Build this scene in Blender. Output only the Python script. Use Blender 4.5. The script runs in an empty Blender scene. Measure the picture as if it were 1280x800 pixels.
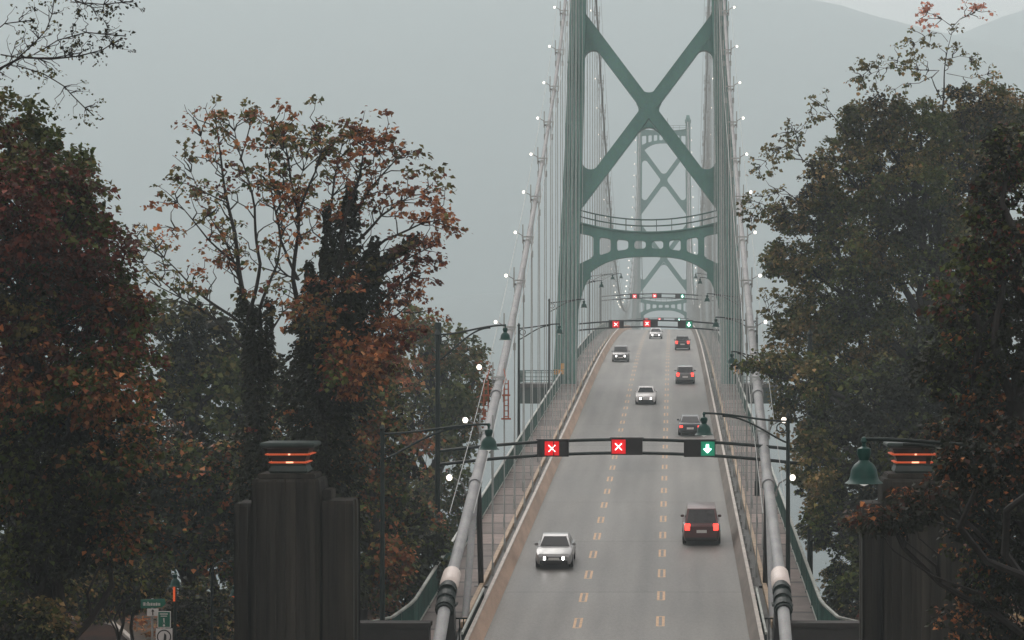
import bpy, bmesh, math, random
import numpy as np
from mathutils import Vector, Matrix

# ---------------------------------------------------------------- basics
random.seed(7)
RNG = np.random.default_rng(11)
F, CX, ZC = 3375.0, 2.23, 70.0          # focal length (px of a 1280 wide frame), camera offset from the bridge axis, camera height
SC = bpy.context.scene
COL = SC.collection
D1, D2, DM = 260.0, 733.0, 496.5        # near tower, far tower, middle of the main span (metres from the camera)

def P(px, py, d):
    return (CX + (px - 840) * d / F, d, ZC + (425 - py) * d / F)

def rz(d):                               # road height
    d = float(d)
    if d > DM: d = 2 * DM - d
    if d <= D1: return ZC - 12.06 + .0521 * (d - 110)
    return ZC + 1.9 - 1.1e-4 * (DM - d) ** 2

def tag(o, label=None, cat=None, group=None, kind=None):
    if label: o['label'] = label
    if cat: o['category'] = cat
    if group: o['group'] = group
    if kind: o['kind'] = kind
    return o

def empty(name, loc=(0, 0, 0), rotz=0.0):
    o = bpy.data.objects.new(name, None)
    COL.objects.link(o)
    o.location = loc
    o.rotation_euler = (0, 0, rotz)
    o.empty_display_size = .3
    return o

def thing(name, label, cat, loc=(0, 0, 0), group=None, rotz=0.0):
    return tag(empty(name, loc, rotz), label, cat, group)

def kids(o):
    return [c for c in bpy.data.objects if c.parent == o]

def dup(root, loc=None, rotz=None, label=None, group=None):
    def cp(o, par):
        c = o.copy()
        COL.objects.link(c)
        if par is not None: c.parent = par
        for k in KIDS.get(o.name, []): 
            n = cp(k, c)
            KIDS.setdefault(c.name, []).append(n)
        return c
    r = cp(root, None)
    if loc is not None: r.location = loc
    if rotz is not None: r.rotation_euler = (0, 0, rotz)
    if label: r['label'] = label
    if group: r['group'] = group
    return r

KIDS = {}

class MB:
    def __init__(s):
        s.v, s.f = [], []
    def add(s, vs, fs):
        b = len(s.v)
        s.v.extend([tuple(map(float, p)) for p in vs])
        s.f.extend([tuple(i + b for i in q) for q in fs])
    def box(s, x0, x1, y0, y1, z0, z1):
        s.add([(x0, y0, z0), (x1, y0, z0), (x1, y1, z0), (x0, y1, z0), (x0, y0, z1), (x1, y0, z1), (x1, y1, z1), (x0, y1, z1)],
              [(0, 3, 2, 1), (4, 5, 6, 7), (0, 1, 5, 4), (1, 2, 6, 5), (2, 3, 7, 6), (3, 0, 4, 7)])
    def cbox(s, c, sx, sy, sz):
        s.box(c[0] - sx / 2, c[0] + sx / 2, c[1] - sy / 2, c[1] + sy / 2, c[2] - sz / 2, c[2] + sz / 2)
    def bar(s, a, b, w, h):              # box beam from a to b
        a, b = Vector(a), Vector(b)
        d = (b - a).normalized()
        up = Vector((0, 0, 1)) if abs(d.z) < .95 else Vector((0, 1, 0))
        x = d.cross(up).normalized() * w / 2
        y = x.normalized().cross(d).normalized() * h / 2
        vs = [p + i * x + j * y for p in (a, b) for i, j in ((-1, -1), (1, -1), (1, 1), (-1, 1))]
        s.add(vs, [(0, 1, 2, 3), (7, 6, 5, 4), (0, 4, 5, 1), (1, 5, 6, 2), (2, 6, 7, 3), (3, 7, 4, 0)])
    def tube(s, pts, r, n=8, caps=True):
        pts = [Vector(p) for p in pts]
        rs = r if isinstance(r, (list, tuple, np.ndarray)) else [r] * len(pts)
        vs, fs = [], []
        ref = None
        for i, p in enumerate(pts):
            t = (pts[min(i + 1, len(pts) - 1)] - pts[max(i - 1, 0)])
            t = t.normalized() if t.length > 1e-9 else Vector((0, 0, 1))
            if ref is None:
                ref = t.orthogonal().normalized()
            ref = (ref - t * ref.dot(t))
            ref = ref.normalized() if ref.length > 1e-6 else t.orthogonal().normalized()
            bi = t.cross(ref)
            for k in range(n):
                a = 2 * math.pi * k / n
                vs.append(p + (ref * math.cos(a) + bi * math.sin(a)) * rs[i])
        for i in range(len(pts) - 1):
            for k in range(n):
                k2 = (k + 1) % n
                fs.append((i * n + k, i * n + k2, (i + 1) * n + k2, (i + 1) * n + k))
        if caps:
            fs.append(tuple(range(n - 1, -1, -1)))
            m = (len(pts) - 1) * n
            fs.append(tuple(range(m, m + n)))
        s.add(vs, fs)
    def lathe(s, prof, n=20, c=(0, 0, 0), axis='z'):
        vs, fs = [], []
        for r, z in prof:
            for k in range(n):
                a = 2 * math.pi * k / n
                q = (r * math.cos(a), r * math.sin(a), z)
                if axis == 'x': q = (q[2], q[0], q[1])
                if axis == 'y': q = (q[0], q[2], q[1])
                vs.append((q[0] + c[0], q[1] + c[1], q[2] + c[2]))
        m = len(prof)
        for i in range(m - 1):
            for k in range(n):
                k2 = (k + 1) % n
                fs.append((i * n + k, i * n + k2, (i + 1) * n + k2, (i + 1) * n + k))
        fs.append(tuple(range(n - 1, -1, -1)))
        fs.append(tuple(range((m - 1) * n, m * n)))
        s.add(vs, fs)
    def plate(s, pts, y0, y1):           # fan polygon in XZ, extruded along Y
        n = len(pts)
        vs = [(x, y0, z) for x, z in pts] + [(x, y1, z) for x, z in pts]
        fs = [(0, i, i + 1) for i in range(1, n - 1)] + [(n, n + i + 1, n + i) for i in range(1, n - 1)]
        fs += [(i, (i + 1) % n, n + (i + 1) % n, n + i) for i in range(n)]
        s.add(vs, fs)
    def strip(s, lo, hi, y0, y1):        # plate between two curves in XZ
        n = len(lo)
        vs = [(x, y0, z) for x, z in lo] + [(x, y0, z) for x, z in hi] + [(x, y1, z) for x, z in lo] + [(x, y1, z) for x, z in hi]
        fs = []
        for i in range(n - 1):
            fs += [(i, i + 1, n + i + 1, n + i), (2 * n + i, 3 * n + i, 3 * n + i + 1, 2 * n + i + 1),
                   (i, 2 * n + i, 2 * n + i + 1, i + 1), (n + i, n + i + 1, 3 * n + i + 1, 3 * n + i)]
        fs += [(0, n, 3 * n, 2 * n), (n - 1, 3 * n - 1, 4 * n - 1, 2 * n - 1)]
        s.add(vs, fs)
    def loft(s, loops, closed=True, caps=True):
        n = len(loops[0])
        vs = [p for l in loops for p in l]
        fs = []
        for i in range(len(loops) - 1):
            for k in range(n if closed else n - 1):
                k2 = (k + 1) % n
                fs.append((i * n + k, i * n + k2, (i + 1) * n + k2, (i + 1) * n + k))
        if caps and closed:
            fs.append(tuple(range(n - 1, -1, -1)))
            m = (len(loops) - 1) * n
            fs.append(tuple(range(m, m + n)))
        s.add(vs, fs)
    def build(s, name, m, parent=None, smooth=True, angle=.7, local=False, bevel=0.0):
        me = bpy.data.meshes.new(name)
        o = bpy.data.objects.new(name, me)
        COL.objects.link(o)
        vs = np.array(s.v, dtype=np.float64)
        if parent is not None:
            o.parent = parent
            KIDS.setdefault(parent.name, []).append(o)
            if not local:
                q = parent
                off = Vector((0, 0, 0))
                while q is not None:
                    off += Vector(q.location); q = q.parent
                vs = vs - np.array(off)
        elif not local:
            lo, hi = vs.min(0), vs.max(0)
            loc = np.array([(lo[0] + hi[0]) / 2, (lo[1] + hi[1]) / 2, lo[2]])
            o.location = loc
            vs = vs - loc
        me.from_pydata([tuple(p) for p in vs], [], s.f)
        if len(s.f) < 60000:
            bm = bmesh.new(); bm.from_mesh(me)
            bmesh.ops.recalc_face_normals(bm, faces=bm.faces)
            if bevel > 0:
                es = [e for e in bm.edges if len(e.link_faces) == 2 and e.calc_face_angle(0) > .6]
                bmesh.ops.bevel(bm, geom=es, offset=bevel, segments=2, affect='EDGES', clamp_overlap=True)
            bm.to_mesh(me); bm.free()
        if smooth:
            me.polygons.foreach_set('use_smooth', [True] * len(me.polygons))
            me.set_sharp_from_angle(angle=angle)
        me.materials.append(m)
        me.update()
        return o

def fillet(c, u, v, r, n=8):
    """Corner patch between two directions with a round inner edge (XZ)."""
    c, u, v = np.array(c, float), np.array(u, float), np.array(v, float)
    u /= np.linalg.norm(u); v /= np.linalg.norm(v)
    th = math.acos(max(-1, min(1, float(u @ v))))
    t = r / math.tan(th / 2)
    b = (u + v) / np.linalg.norm(u + v)
    ce = c + b * r / math.sin(th / 2)
    p, q = c + u * t, c + v * t
    a0, a1 = math.atan2(*(p - ce)[::-1]), math.atan2(*(q - ce)[::-1])
    da = (a1 - a0 + math.pi) % (2 * math.pi) - math.pi
    arc = [tuple(ce + r * np.array([math.cos(a0 + da * i / n), math.sin(a0 + da * i / n)])) for i in range(n + 1)]
    return [tuple(c)] + arc

# ---------------------------------------------------------------- materials
def mat(name, col, rough=.6, metal=0.0, var=.25, scale=2.0, stretch=(1, 1, 1), bump=0.0, col2=None, detail=6.0, spec=.5, fine=0.0, lo=.35, hi=.65):
    m = bpy.data.materials.new(name)
    m.use_nodes = True
    nt = m.node_tree
    b = nt.nodes['Principled BSDF']
    b.inputs['Roughness'].default_value = rough
    b.inputs['Metallic'].default_value = metal
    b.inputs['Specular IOR Level'].default_value = spec
    tc = nt.nodes.new('ShaderNodeTexCoord')
    mp = nt.nodes.new('ShaderNodeMapping')
    mp.inputs['Scale'].default_value = stretch
    nt.links.new(tc.outputs['Object'], mp.inputs['Vector'])
    nz = nt.nodes.new('ShaderNodeTexNoise')
    nz.inputs['Scale'].default_value = scale
    nz.inputs['Detail'].default_value = detail
    nz.inputs['Roughness'].default_value = .62
    nt.links.new(mp.outputs['Vector'], nz.inputs['Vector'])
    rp = nt.nodes.new('ShaderNodeValToRGB')
    e = rp.color_ramp.elements
    e[0].position, e[1].position = lo, hi
    c2 = col2 if col2 else tuple(min(1, c * (1 + var)) for c in col)
    c1 = tuple(c * (1 - var) for c in col) if not col2 else col
    e[0].color = (*c1, 1); e[1].color = (*c2, 1)
    nt.links.new(nz.outputs['Fac'], rp.inputs['Fac'])
    out = rp.outputs['Color']
    if fine > 0:
        n2 = nt.nodes.new('ShaderNodeTexNoise')
        n2.inputs['Scale'].default_value = scale * 17
        n2.inputs['Detail'].default_value = 3
        nt.links.new(tc.outputs['Object'], n2.inputs['Vector'])
        mx = nt.nodes.new('ShaderNodeMix'); mx.data_type = 'RGBA'; mx.blend_type = 'OVERLAY'
        mx.inputs['Factor'].default_value = fine
        nt.links.new(out, mx.inputs['A']); nt.links.new(n2.outputs['Color'], mx.inputs['B'])
        out = mx.outputs['Result']
    nt.links.new(out, b.inputs['Base Color'])
    rr = nt.nodes.new('ShaderNodeMapRange')
    rr.inputs['To Min'].default_value = max(.02, rough - .12); rr.inputs['To Max'].default_value = min(1, rough + .12)
    nt.links.new(nz.outputs['Fac'], rr.inputs['Value']); nt.links.new(rr.outputs['Result'], b.inputs['Roughness'])
    if bump > 0:
        bp = nt.nodes.new('ShaderNodeBump')
        bp.inputs['Strength'].default_value = bump; bp.inputs['Distance'].default_value = .05
        nt.links.new(nz.outputs['Fac'], bp.inputs['Height']); nt.links.new(bp.outputs['Normal'], b.inputs['Normal'])
    return m

def emit(name, col, strength, sample=False):
    m = bpy.data.materials.new(name)
    m.use_nodes = True
    nt = m.node_tree
    b = nt.nodes['Principled BSDF']
    b.inputs['Base Color'].default_value = (*[c * .5 for c in col], 1)
    b.inputs['Emission Color'].default_value = (*col, 1)
    b.inputs['Emission Strength'].default_value = strength
    b.inputs['Roughness'].default_value = .4
    if not sample:
        try: m.cycles.emission_sampling = 'NONE'
        except Exception: pass
    return m

def leafmat(name, trans=.28):
    m = bpy.data.materials.new(name)
    m.use_nodes = True
    nt = m.node_tree
    b = nt.nodes['Principled BSDF']
    at = nt.nodes.new('ShaderNodeAttribute'); at.attribute_name = 'tint'
    b.inputs['Roughness'].default_value = .55
    b.inputs['Specular IOR Level'].default_value = .15
    nt.links.new(at.outputs['Color'], b.inputs['Base Color'])
    tr = nt.nodes.new('ShaderNodeBsdfTranslucent')
    nt.links.new(at.outputs['Color'], tr.inputs['Color'])
    mx = nt.nodes.new('ShaderNodeMixShader'); mx.inputs['Fac'].default_value = trans
    nt.links.new(b.outputs['BSDF'], mx.inputs[1]); nt.links.new(tr.outputs['BSDF'], mx.inputs[2])
    nt.links.new(mx.outputs['Shader'], nt.nodes['Material Output'].inputs['Surface'])
    return m

def asphalt():
    m = bpy.data.materials.new('asphalt'); m.use_nodes = True
    nt = m.node_tree; N = nt.nodes; L = nt.links
    b = N['Principled BSDF']
    tc = N.new('ShaderNodeTexCoord')
    def noise(scale, st, det=5):
        mp = N.new('ShaderNodeMapping'); mp.inputs['Scale'].default_value = st
        L.new(tc.outputs['Object'], mp.inputs['Vector'])
        n = N.new('ShaderNodeTexNoise'); n.inputs['Scale'].default_value = scale; n.inputs['Detail'].default_value = det
        L.new(mp.outputs['Vector'], n.inputs['Vector'])
        return n.outputs['Fac']
    big = noise(.55, (1, .045, 1)); mid = noise(.35, (1, .3, 1)); fine = noise(9, (1, .35, 1), 8)
    # wheel tracks: darker polished strips in each lane (worn in, follow the lanes)
    sx = N.new('ShaderNodeSeparateXYZ'); L.new(tc.outputs['Object'], sx.inputs['Vector'])
    w = N.new('ShaderNodeMath'); w.operation = 'MULTIPLY'; w.inputs[1].default_value = 2 * math.pi / 1.72
    L.new(sx.outputs['X'], w.inputs[0])
    cs = N.new('ShaderNodeMath'); cs.operation = 'COSINE'; L.new(w.outputs[0], cs.inputs[0])
    def comb(a, ka, bsock, kb):
        m1 = N.new('ShaderNodeMath'); m1.operation = 'MULTIPLY'; m1.inputs[1].default_value = ka; L.new(a, m1.inputs[0])
        m2 = N.new('ShaderNodeMath'); m2.operation = 'MULTIPLY_ADD'; m2.inputs[1].default_value = kb
        L.new(bsock, m2.inputs[0]); L.new(m1.outputs[0], m2.inputs[2])
        return m2.outputs[0]
    v = comb(big, .6, mid, .5); v = comb(v, 1.0, fine, .3); v = comb(v, 1.0, cs.outputs[0], .07)
    # expansion joints across the lanes and darker resurfaced patches between some of them
    dj = N.new('ShaderNodeMath'); dj.operation = 'DIVIDE'; dj.inputs[1].default_value = 18.2; L.new(sx.outputs['Y'], dj.inputs[0])
    fj = N.new('ShaderNodeMath'); fj.operation = 'FRACT'; L.new(dj.outputs[0], fj.inputs[0])
    jn = N.new('ShaderNodeMath'); jn.operation = 'LESS_THAN'; jn.inputs[1].default_value = .012; L.new(fj.outputs[0], jn.inputs[0])
    fo = N.new('ShaderNodeMath'); fo.operation = 'FLOOR'; L.new(dj.outputs[0], fo.inputs[0])
    ln = N.new('ShaderNodeMath'); ln.operation = 'DIVIDE'; ln.inputs[1].default_value = 3.45; L.new(sx.outputs['X'], ln.inputs[0])
    lr = N.new('ShaderNodeMath'); lr.operation = 'ROUND'; L.new(ln.outputs[0], lr.inputs[0])
    cv = N.new('ShaderNodeCombineXYZ'); L.new(fo.outputs[0], cv.inputs[0]); L.new(lr.outputs[0], cv.inputs[1])
    wn = N.new('ShaderNodeTexWhiteNoise'); L.new(cv.outputs[0], wn.inputs['Vector'])
    v = comb(v, 1.0, wn.outputs['Value'], -.07); v = comb(v, 1.0, jn.outputs[0], -.16)
    # oil drip line down the middle of every lane
    w2 = N.new('ShaderNodeMath'); w2.operation = 'MULTIPLY'; w2.inputs[1].default_value = 2 * math.pi / 3.45; L.new(sx.outputs['X'], w2.inputs[0])
    c2 = N.new('ShaderNodeMath'); c2.operation = 'COSINE'; L.new(w2.outputs[0], c2.inputs[0])
    p2 = N.new('ShaderNodeMath'); p2.operation = 'MAXIMUM'; p2.inputs[1].default_value = 0; L.new(c2.outputs[0], p2.inputs[0])
    p3 = N.new('ShaderNodeMath'); p3.operation = 'POWER'; p3.inputs[1].default_value = 5; L.new(p2.outputs[0], p3.inputs[0])
    v = comb(v, 1.0, p3.outputs[0], -.12)
    rp = N.new('ShaderNodeValToRGB'); e = rp.color_ramp.elements
    b.inputs['Specular IOR Level'].default_value = .28
    e[0].position = .34; e[0].color = (.045, .046, .043, 1)
    e[1].position = .92; e[1].color = (.215, .215, .198, 1)
    L.new(v, rp.inputs['Fac']); L.new(rp.outputs['Color'], b.inputs['Base Color'])
    mr = N.new('ShaderNodeMapRange'); mr.inputs['To Min'].default_value = .38; mr.inputs['To Max'].default_value = .66
    L.new(mid, mr.inputs['Value']); L.new(mr.outputs['Result'], b.inputs['Roughness'])
    bp = N.new('ShaderNodeBump'); bp.inputs['Strength'].default_value = .25; bp.inputs['Distance'].default_value = .02
    L.new(fine, bp.inputs['Height']); L.new(bp.outputs['Normal'], b.inputs['Normal'])
    return m

def walkway():
    """Sidewalk of steel and concrete panels in alternating tones along the walk."""
    m = bpy.data.materials.new('walkway_panels'); m.use_nodes = True
    nt = m.node_tree; N = nt.nodes; L = nt.links
    b = N['Principled BSDF']; b.inputs['Roughness'].default_value = .8
    tc = N.new('ShaderNodeTexCoord'); sx = N.new('ShaderNodeSeparateXYZ'); L.new(tc.outputs['Object'], sx.inputs['Vector'])
    dv = N.new('ShaderNodeMath'); dv.operation = 'DIVIDE'; dv.inputs[1].default_value = 4.55; L.new(sx.outputs['Y'], dv.inputs[0])
    fl = N.new('ShaderNodeMath'); fl.operation = 'FLOOR'; L.new(dv.outputs[0], fl.inputs[0])
    wn = N.new('ShaderNodeTexWhiteNoise'); wn.noise_dimensions = '1D'; L.new(fl.outputs[0], wn.inputs['W'])
    rp = N.new('ShaderNodeValToRGB'); e = rp.color_ramp.elements
    e[0].color = (.10, .092, .085, 1); e[1].color = (.23, .185, .165, 1)
    L.new(wn.outputs['Value'], rp.inputs['Fac'])
    fr = N.new('ShaderNodeMath'); fr.operation = 'FRACT'; L.new(dv.outputs[0], fr.inputs[0])
    lt = N.new('ShaderNodeMath'); lt.operation = 'LESS_THAN'; lt.inputs[1].default_value = .10; L.new(fr.outputs[0], lt.inputs[0])
    mx = N.new('ShaderNodeMix'); mx.data_type = 'RGBA'; mx.inputs['B'].default_value = (.05, .048, .046, 1)
    L.new(lt.outputs[0], mx.inputs['Factor']); L.new(rp.outputs['Color'], mx.inputs['A'])
    nz = N.new('ShaderNodeTexNoise'); nz.inputs['Scale'].default_value = 1.3; nz.inputs['Detail'].default_value = 6
    L.new(tc.outputs['Object'], nz.inputs['Vector'])
    m2 = N.new('ShaderNodeMix'); m2.data_type = 'RGBA'; m2.blend_type = 'OVERLAY'; m2.inputs['Factor'].default_value = .5
    L.new(mx.outputs['Result'], m2.inputs['A']); L.new(nz.outputs['Fac'], m2.inputs['B'])
    L.new(m2.outputs['Result'], b.inputs['Base Color'])
    return m

M = {}
M['lantern_teal'] = mat('weathered_teal', (.022, .042, .038), .6, var=.3)
M['asphalt'] = asphalt()
M['walk'] = walkway()
M['paint_green'] = mat('bridge_green_paint', (.036, .130, .110), .5, var=.2, scale=.22, stretch=(1, 1, .30), col2=(.105, .265, .230), fine=.2, lo=.32, hi=.72)
M['pole_green'] = mat('dark_green_paint', (.004, .013, .011), .5, var=.3, scale=2, spec=.25)
M['lamp_green'] = mat('lamp_green_enamel', (.004, .046, .037), .35, var=.2, scale=3, spec=.22)
M['rail_green'] = mat('railing_green_paint', (.022, .085, .07), .5, var=.35, scale=1.2)
M['rail_cap'] = mat('worn_rail_cap', (.30, .33, .30), .5, var=.3, scale=2)
M['cable'] = mat('cable_white_wrap', (.20, .215, .218), .65, scale=1.1, stretch=(1, .5, 1), col2=(.31, .325, .325), fine=.25)
M['sleeve'] = mat('pale_sleeve', (.62, .56, .51), .5, var=.1)
M['rope'] = mat('hanger_rope_paint', (.34, .37, .36), .6, var=.15)
M['clamp'] = mat('clamp_grey_steel', (.16, .17, .165), .5, var=.3)
M['orange'] = mat('orange_paint', (.36, .085, .03), .5, var=.2)
M['black'] = mat('black_steel', (.008, .008, .008), .5, var=.3)
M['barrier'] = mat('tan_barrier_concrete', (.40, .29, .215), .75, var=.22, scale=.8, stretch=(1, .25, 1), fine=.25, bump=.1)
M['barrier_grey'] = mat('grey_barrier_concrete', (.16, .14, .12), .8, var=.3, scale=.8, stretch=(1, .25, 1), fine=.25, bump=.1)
M['barrier_cap'] = mat('pale_barrier_cap', (.40, .37, .33), .6, var=.2, scale=1.2)
M['gal'] = mat('galvanised_steel', (.33, .34, .33), .45, metal=.4, var=.3)
M['kerbtan'] = mat('tan_kerb_paint', (.36, .27, .18), .7, var=.25, scale=1.5)
M['deck'] = mat('deck_dark_steel', (.085, .09, .085), .7, var=.3, scale=.6)
M['girder'] = mat('girder_green', (.03, .06, .052), .6, var=.3, scale=.5)
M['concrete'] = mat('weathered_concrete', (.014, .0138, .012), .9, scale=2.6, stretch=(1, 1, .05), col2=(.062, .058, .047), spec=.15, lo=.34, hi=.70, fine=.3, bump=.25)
M['wallc'] = mat('dark_parapet_concrete', (.024, .023, .021), .9, var=.35, scale=1.0, fine=.3)
M['yellow'] = mat('lane_paint_yellow', (.47, .31, .18), .7, var=.35, scale=6, fine=.4, lo=.3)
M['sign_yellow'] = mat('sign_yellow', (.65, .33, .05), .5, var=.1)
M['sign_green'] = mat('sign_green', (.01, .13, .085), .5, var=.1)
M['sign_white'] = mat('sign_white', (.62, .62, .60), .5, var=.06)
M['bark'] = mat('bark', (.014, .012, .010), .95, var=.45, scale=3, stretch=(1, 1, .2), bump=.5)
M['bark2'] = mat('grey_bark', (.06, .054, .045), .95, var=.4, scale=3, stretch=(1, 1, .2), bump=.5)
M['leaf'] = leafmat('leaves')
M['path'] = mat('dark_reddish_path', (.010, .008, .007), .95, col2=(.040, .018, .011), spec=.1, scale=.8, fine=.4)  # reddish light on the path is put into its mottled dark colour
M['soil'] = mat('forest_soil', (.035, .028, .02), .95, col2=(.075, .052, .03), scale=.9, fine=.4, bump=.4)
M['forest'] = mat('forested_mountain', (.028, .04, .030), .95, col2=(.055, .07, .05), scale=.02, fine=.4)
M['glass'] = mat('car_glass', (.012, .014, .016), .08, var=.1)
M['tyre'] = mat('tyre_rubber', (.014, .014, .014), .85, var=.2)
M['rim'] = mat('alloy_rim', (.35, .35, .36), .35, metal=.8, var=.1)
M['bulb'] = emit('bulb_glow', (1.0, .90, .78), 1.5)
M['head'] = emit('headlamp_glow', (1.0, .97, .92), 9, True)
M['tail'] = emit('tail_lamp_glow', (1.0, .05, .035), 1.6)
M['redface'] = emit('signal_red_glow', (1.0, .004, .012), .22)
M['redsym'] = emit('signal_red_symbol', (1.0, .72, .70), 3.2)
M['greenface'] = emit('signal_green_glow', (.0, .45, .24), .12)
M['greensym'] = emit('signal_green_symbol', (.62, 1.0, .92), 3.0)
M['amber'] = emit('amber_tube', (1.0, .17, .055), .16)
M['amberhot'] = emit('amber_tube_hot', (1.0, .45, .26), 1.0)
M['amberlamp'] = emit('amber_lamp', (1.0, .15, .04), .22)
M['lampglow'] = emit('lamp_lens', (.85, .85, .8), .25)

def water():
    m = bpy.data.materials.new('sea_water'); m.use_nodes = True
    nt = m.node_tree; b = nt.nodes['Principled BSDF']
    b.inputs['Base Color'].default_value = (.03, .04, .042, 1); b.inputs['Roughness'].default_value = .12
    tc = nt.nodes.new('ShaderNodeTexCoord'); mp = nt.nodes.new('ShaderNodeMapping'); mp.inputs['Scale'].default_value = (.4, .12, 1)
    nt.links.new(tc.outputs['Object'], mp.inputs['Vector'])
    nz = nt.nodes.new('ShaderNodeTexNoise'); nz.inputs['Scale'].default_value = .5; nz.inputs['Detail'].default_value = 5
    nt.links.new(mp.outputs['Vector'], nz.inputs['Vector'])
    bp = nt.nodes.new('ShaderNodeBump'); bp.inputs['Strength'].default_value = .5; bp.inputs['Distance'].default_value = .4
    nt.links.new(nz.outputs['Fac'], bp.inputs['Height']); nt.links.new(bp.outputs['Normal'], b.inputs['Normal'])
    return m
M['water'] = water()

# ---------------------------------------------------------------- setting: land, water, mountains
def sst(a, b, x):
    t = np.clip((np.asarray(x, float) - a) / (b - a), 0, 1)
    return t * t * (3 - 2 * t)

def wob(x, y, s):
    return (np.sin(x / s + 1.3) * np.cos(y / s * 1.17 - .4) + .5 * np.sin(x / s * 2.3 + y / s * 1.7) + .3 * np.cos(x / s * 4.1 - y / s * 3.3)) / 1.8

def land(X, Y):
    X, Y = np.asarray(X, float), np.asarray(Y, float)
    Yc = np.minimum(Y, 105)
    road = ZC - 12.06 + .0521 * (Yc - 110) - .25
    side = sst(8.8, 13.5, np.abs(X))
    lift = side * (1.0 + .35 * wob(X, Y, 6.0)) 
    z = road + lift
    z = z - 2.6 * sst(104.5, 107.5, Y) * (1 - sst(8.8, 10.5, np.abs(X)))
    z = z - 74 * sst(118, 330, Y)
    z = z + side * wob(X, Y, 31.0) * 1.0 * sst(20, 60, np.abs(X))
    return z

def grid(name, xs, ys, fn, m, kind='structure'):
    X, Y = np.meshgrid(xs, ys)
    Z = fn(X, Y)
    vs = np.stack([X, Y, Z], -1).reshape(-1, 3)
    nx, ny = len(xs), len(ys)
    i = np.arange(ny - 1)[:, None] * nx + np.arange(nx - 1)[None, :]
    q = np.stack([i, i + 1, i + nx + 1, i + nx], -1).reshape(-1, 4)
    me = bpy.data.meshes.new(name)
    me.from_pydata(vs.tolist(), [], q.tolist())
    me.polygons.foreach_set('use_smooth', [True] * len(me.polygons))
    me.materials.append(m)
    o = bpy.data.objects.new(name, me); COL.objects.link(o)
    return tag(o, kind=kind)

xs = np.concatenate([np.linspace(-900, -70, 30), np.arange(-66, 66.1, 1.5), np.linspace(70, 900, 30)])
ys = np.concatenate([np.linspace(-250, 30, 20), np.arange(34, 150, 1.5), np.linspace(152, 380, 60)])
tag(grid('ground', xs, ys, land, M['soil']), 'dark forest floor falling away beneath the bridge end', 'ground')
mb = MB(); mb.add([(-3300, 100, 0), (3300, 100, 0), (3300, 5440, 0), (-3300, 5440, 0)], [(0, 1, 2, 3)])
tag(mb.build('water', M['water'], smooth=False), 'pale grey inlet water glimpsed below the bridge', 'water', kind='structure')

def ridge(X, Y):
    X, Y = np.asarray(X, float), np.asarray(Y, float)
    n1 = wob(X, Y, 300.) * 24 + wob(X + 300, Y, 110.) * 12 + wob(X, Y + 90, 42.) * 7
    low = (136 + 22 * np.sin(X / 650 + .5) + n1 * .55) * np.exp(-((Y - 3300) / 380) ** 2)
    # the two big mountains: a flank that comes down to a notch right of the bridge and one that climbs beyond it
    a = np.clip(566 + .25 * (448 - X), 300, 700)
    big1 = (a + n1 * .35 + 20 * wob(X, Y, 70.) * sst(100, 600, np.abs(Y - 4300))) * np.exp(-((Y - 4300) / 560) ** 2)
    b = np.clip(634 + .36 * (X - 510), 250, 730)
    big2 = (b + n1 * .35) * np.exp(-((Y - 4900) / 330) ** 2)
    return -12 + np.maximum(np.maximum(low, big1), big2)

tag(grid('mountain', np.arange(-3000, 3001, 30.), np.arange(2600, 5441, 30.), ridge, M['forest']), 'huge forested mountainside fading into the mist behind the bridge', 'mountain')

# ---------------------------------------------------------------- road, deck, walks
def ribbon(name, x0, x1, ds, dz, m, label=None, cat=None, kind='structure', parent=None, zf=rz):
    mb = MB()
    vs, fs = [], []
    for d in ds:
        vs += [(x0, d, zf(d) + dz), (x1, d, zf(d) + dz)]
    for i in range(len(ds) - 1):
        fs.append((2 * i, 2 * i + 1, 2 * i + 3, 2 * i + 2))
    mb.add(vs, fs)
    return tag(mb.build(name, m, parent), label, cat, kind=kind)

def slab(name, x0, x1, ds, zt, zb, m, **k):
    mb = MB()
    mb.loft([[(x0, d, rz(d) + zb), (x1, d, rz(d) + zb), (x1, d, rz(d) + zt), (x0, d, rz(d) + zt)] for d in ds])
    return tag(mb.build(name, m, smooth=False), **k)

DS = list(np.arange(-60, 1000, 4.0))
DB = list(np.arange(104, 1000, 4.0))
road = ribbon('road', -5.37, 5.37, DS, 0.0, M['asphalt'], 'grey three-lane roadway climbing onto the bridge', 'road')
for x in (-1.72, 1.74):
    mb = MB()
    k = 0
    d = 61.4 if x > 0 else 60.9
    while d < 500:
        for dx in (-.125, .125):
            q = [(x + dx + a, d + b, rz(d + b) + .005) for a, b in ((-.055, 0), (.055, 0), (.055, 2.7), (-.055, 2.7))]
            mb.add(q, [(0, 1, 2, 3)])
        for b in (0.0, 2.57):
            q = [(x + a, d + b + c, rz(d + b + c) + .005) for a, c in ((-.068, 0), (.068, 0), (.068, .13), (-.068, .13))]
            mb.add(q, [(0, 1, 2, 3)])
        d += 7.3
    o = mb.build('lane_marking', M['yellow'], road, smooth=False)
    tag(o, kind='structure')
slab('bridge_deck', -8.62, 8.62, DB, -.06, -.75, M['deck'], label='dark bridge deck slab under the road and walks', cat='bridge deck', kind='structure')
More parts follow.
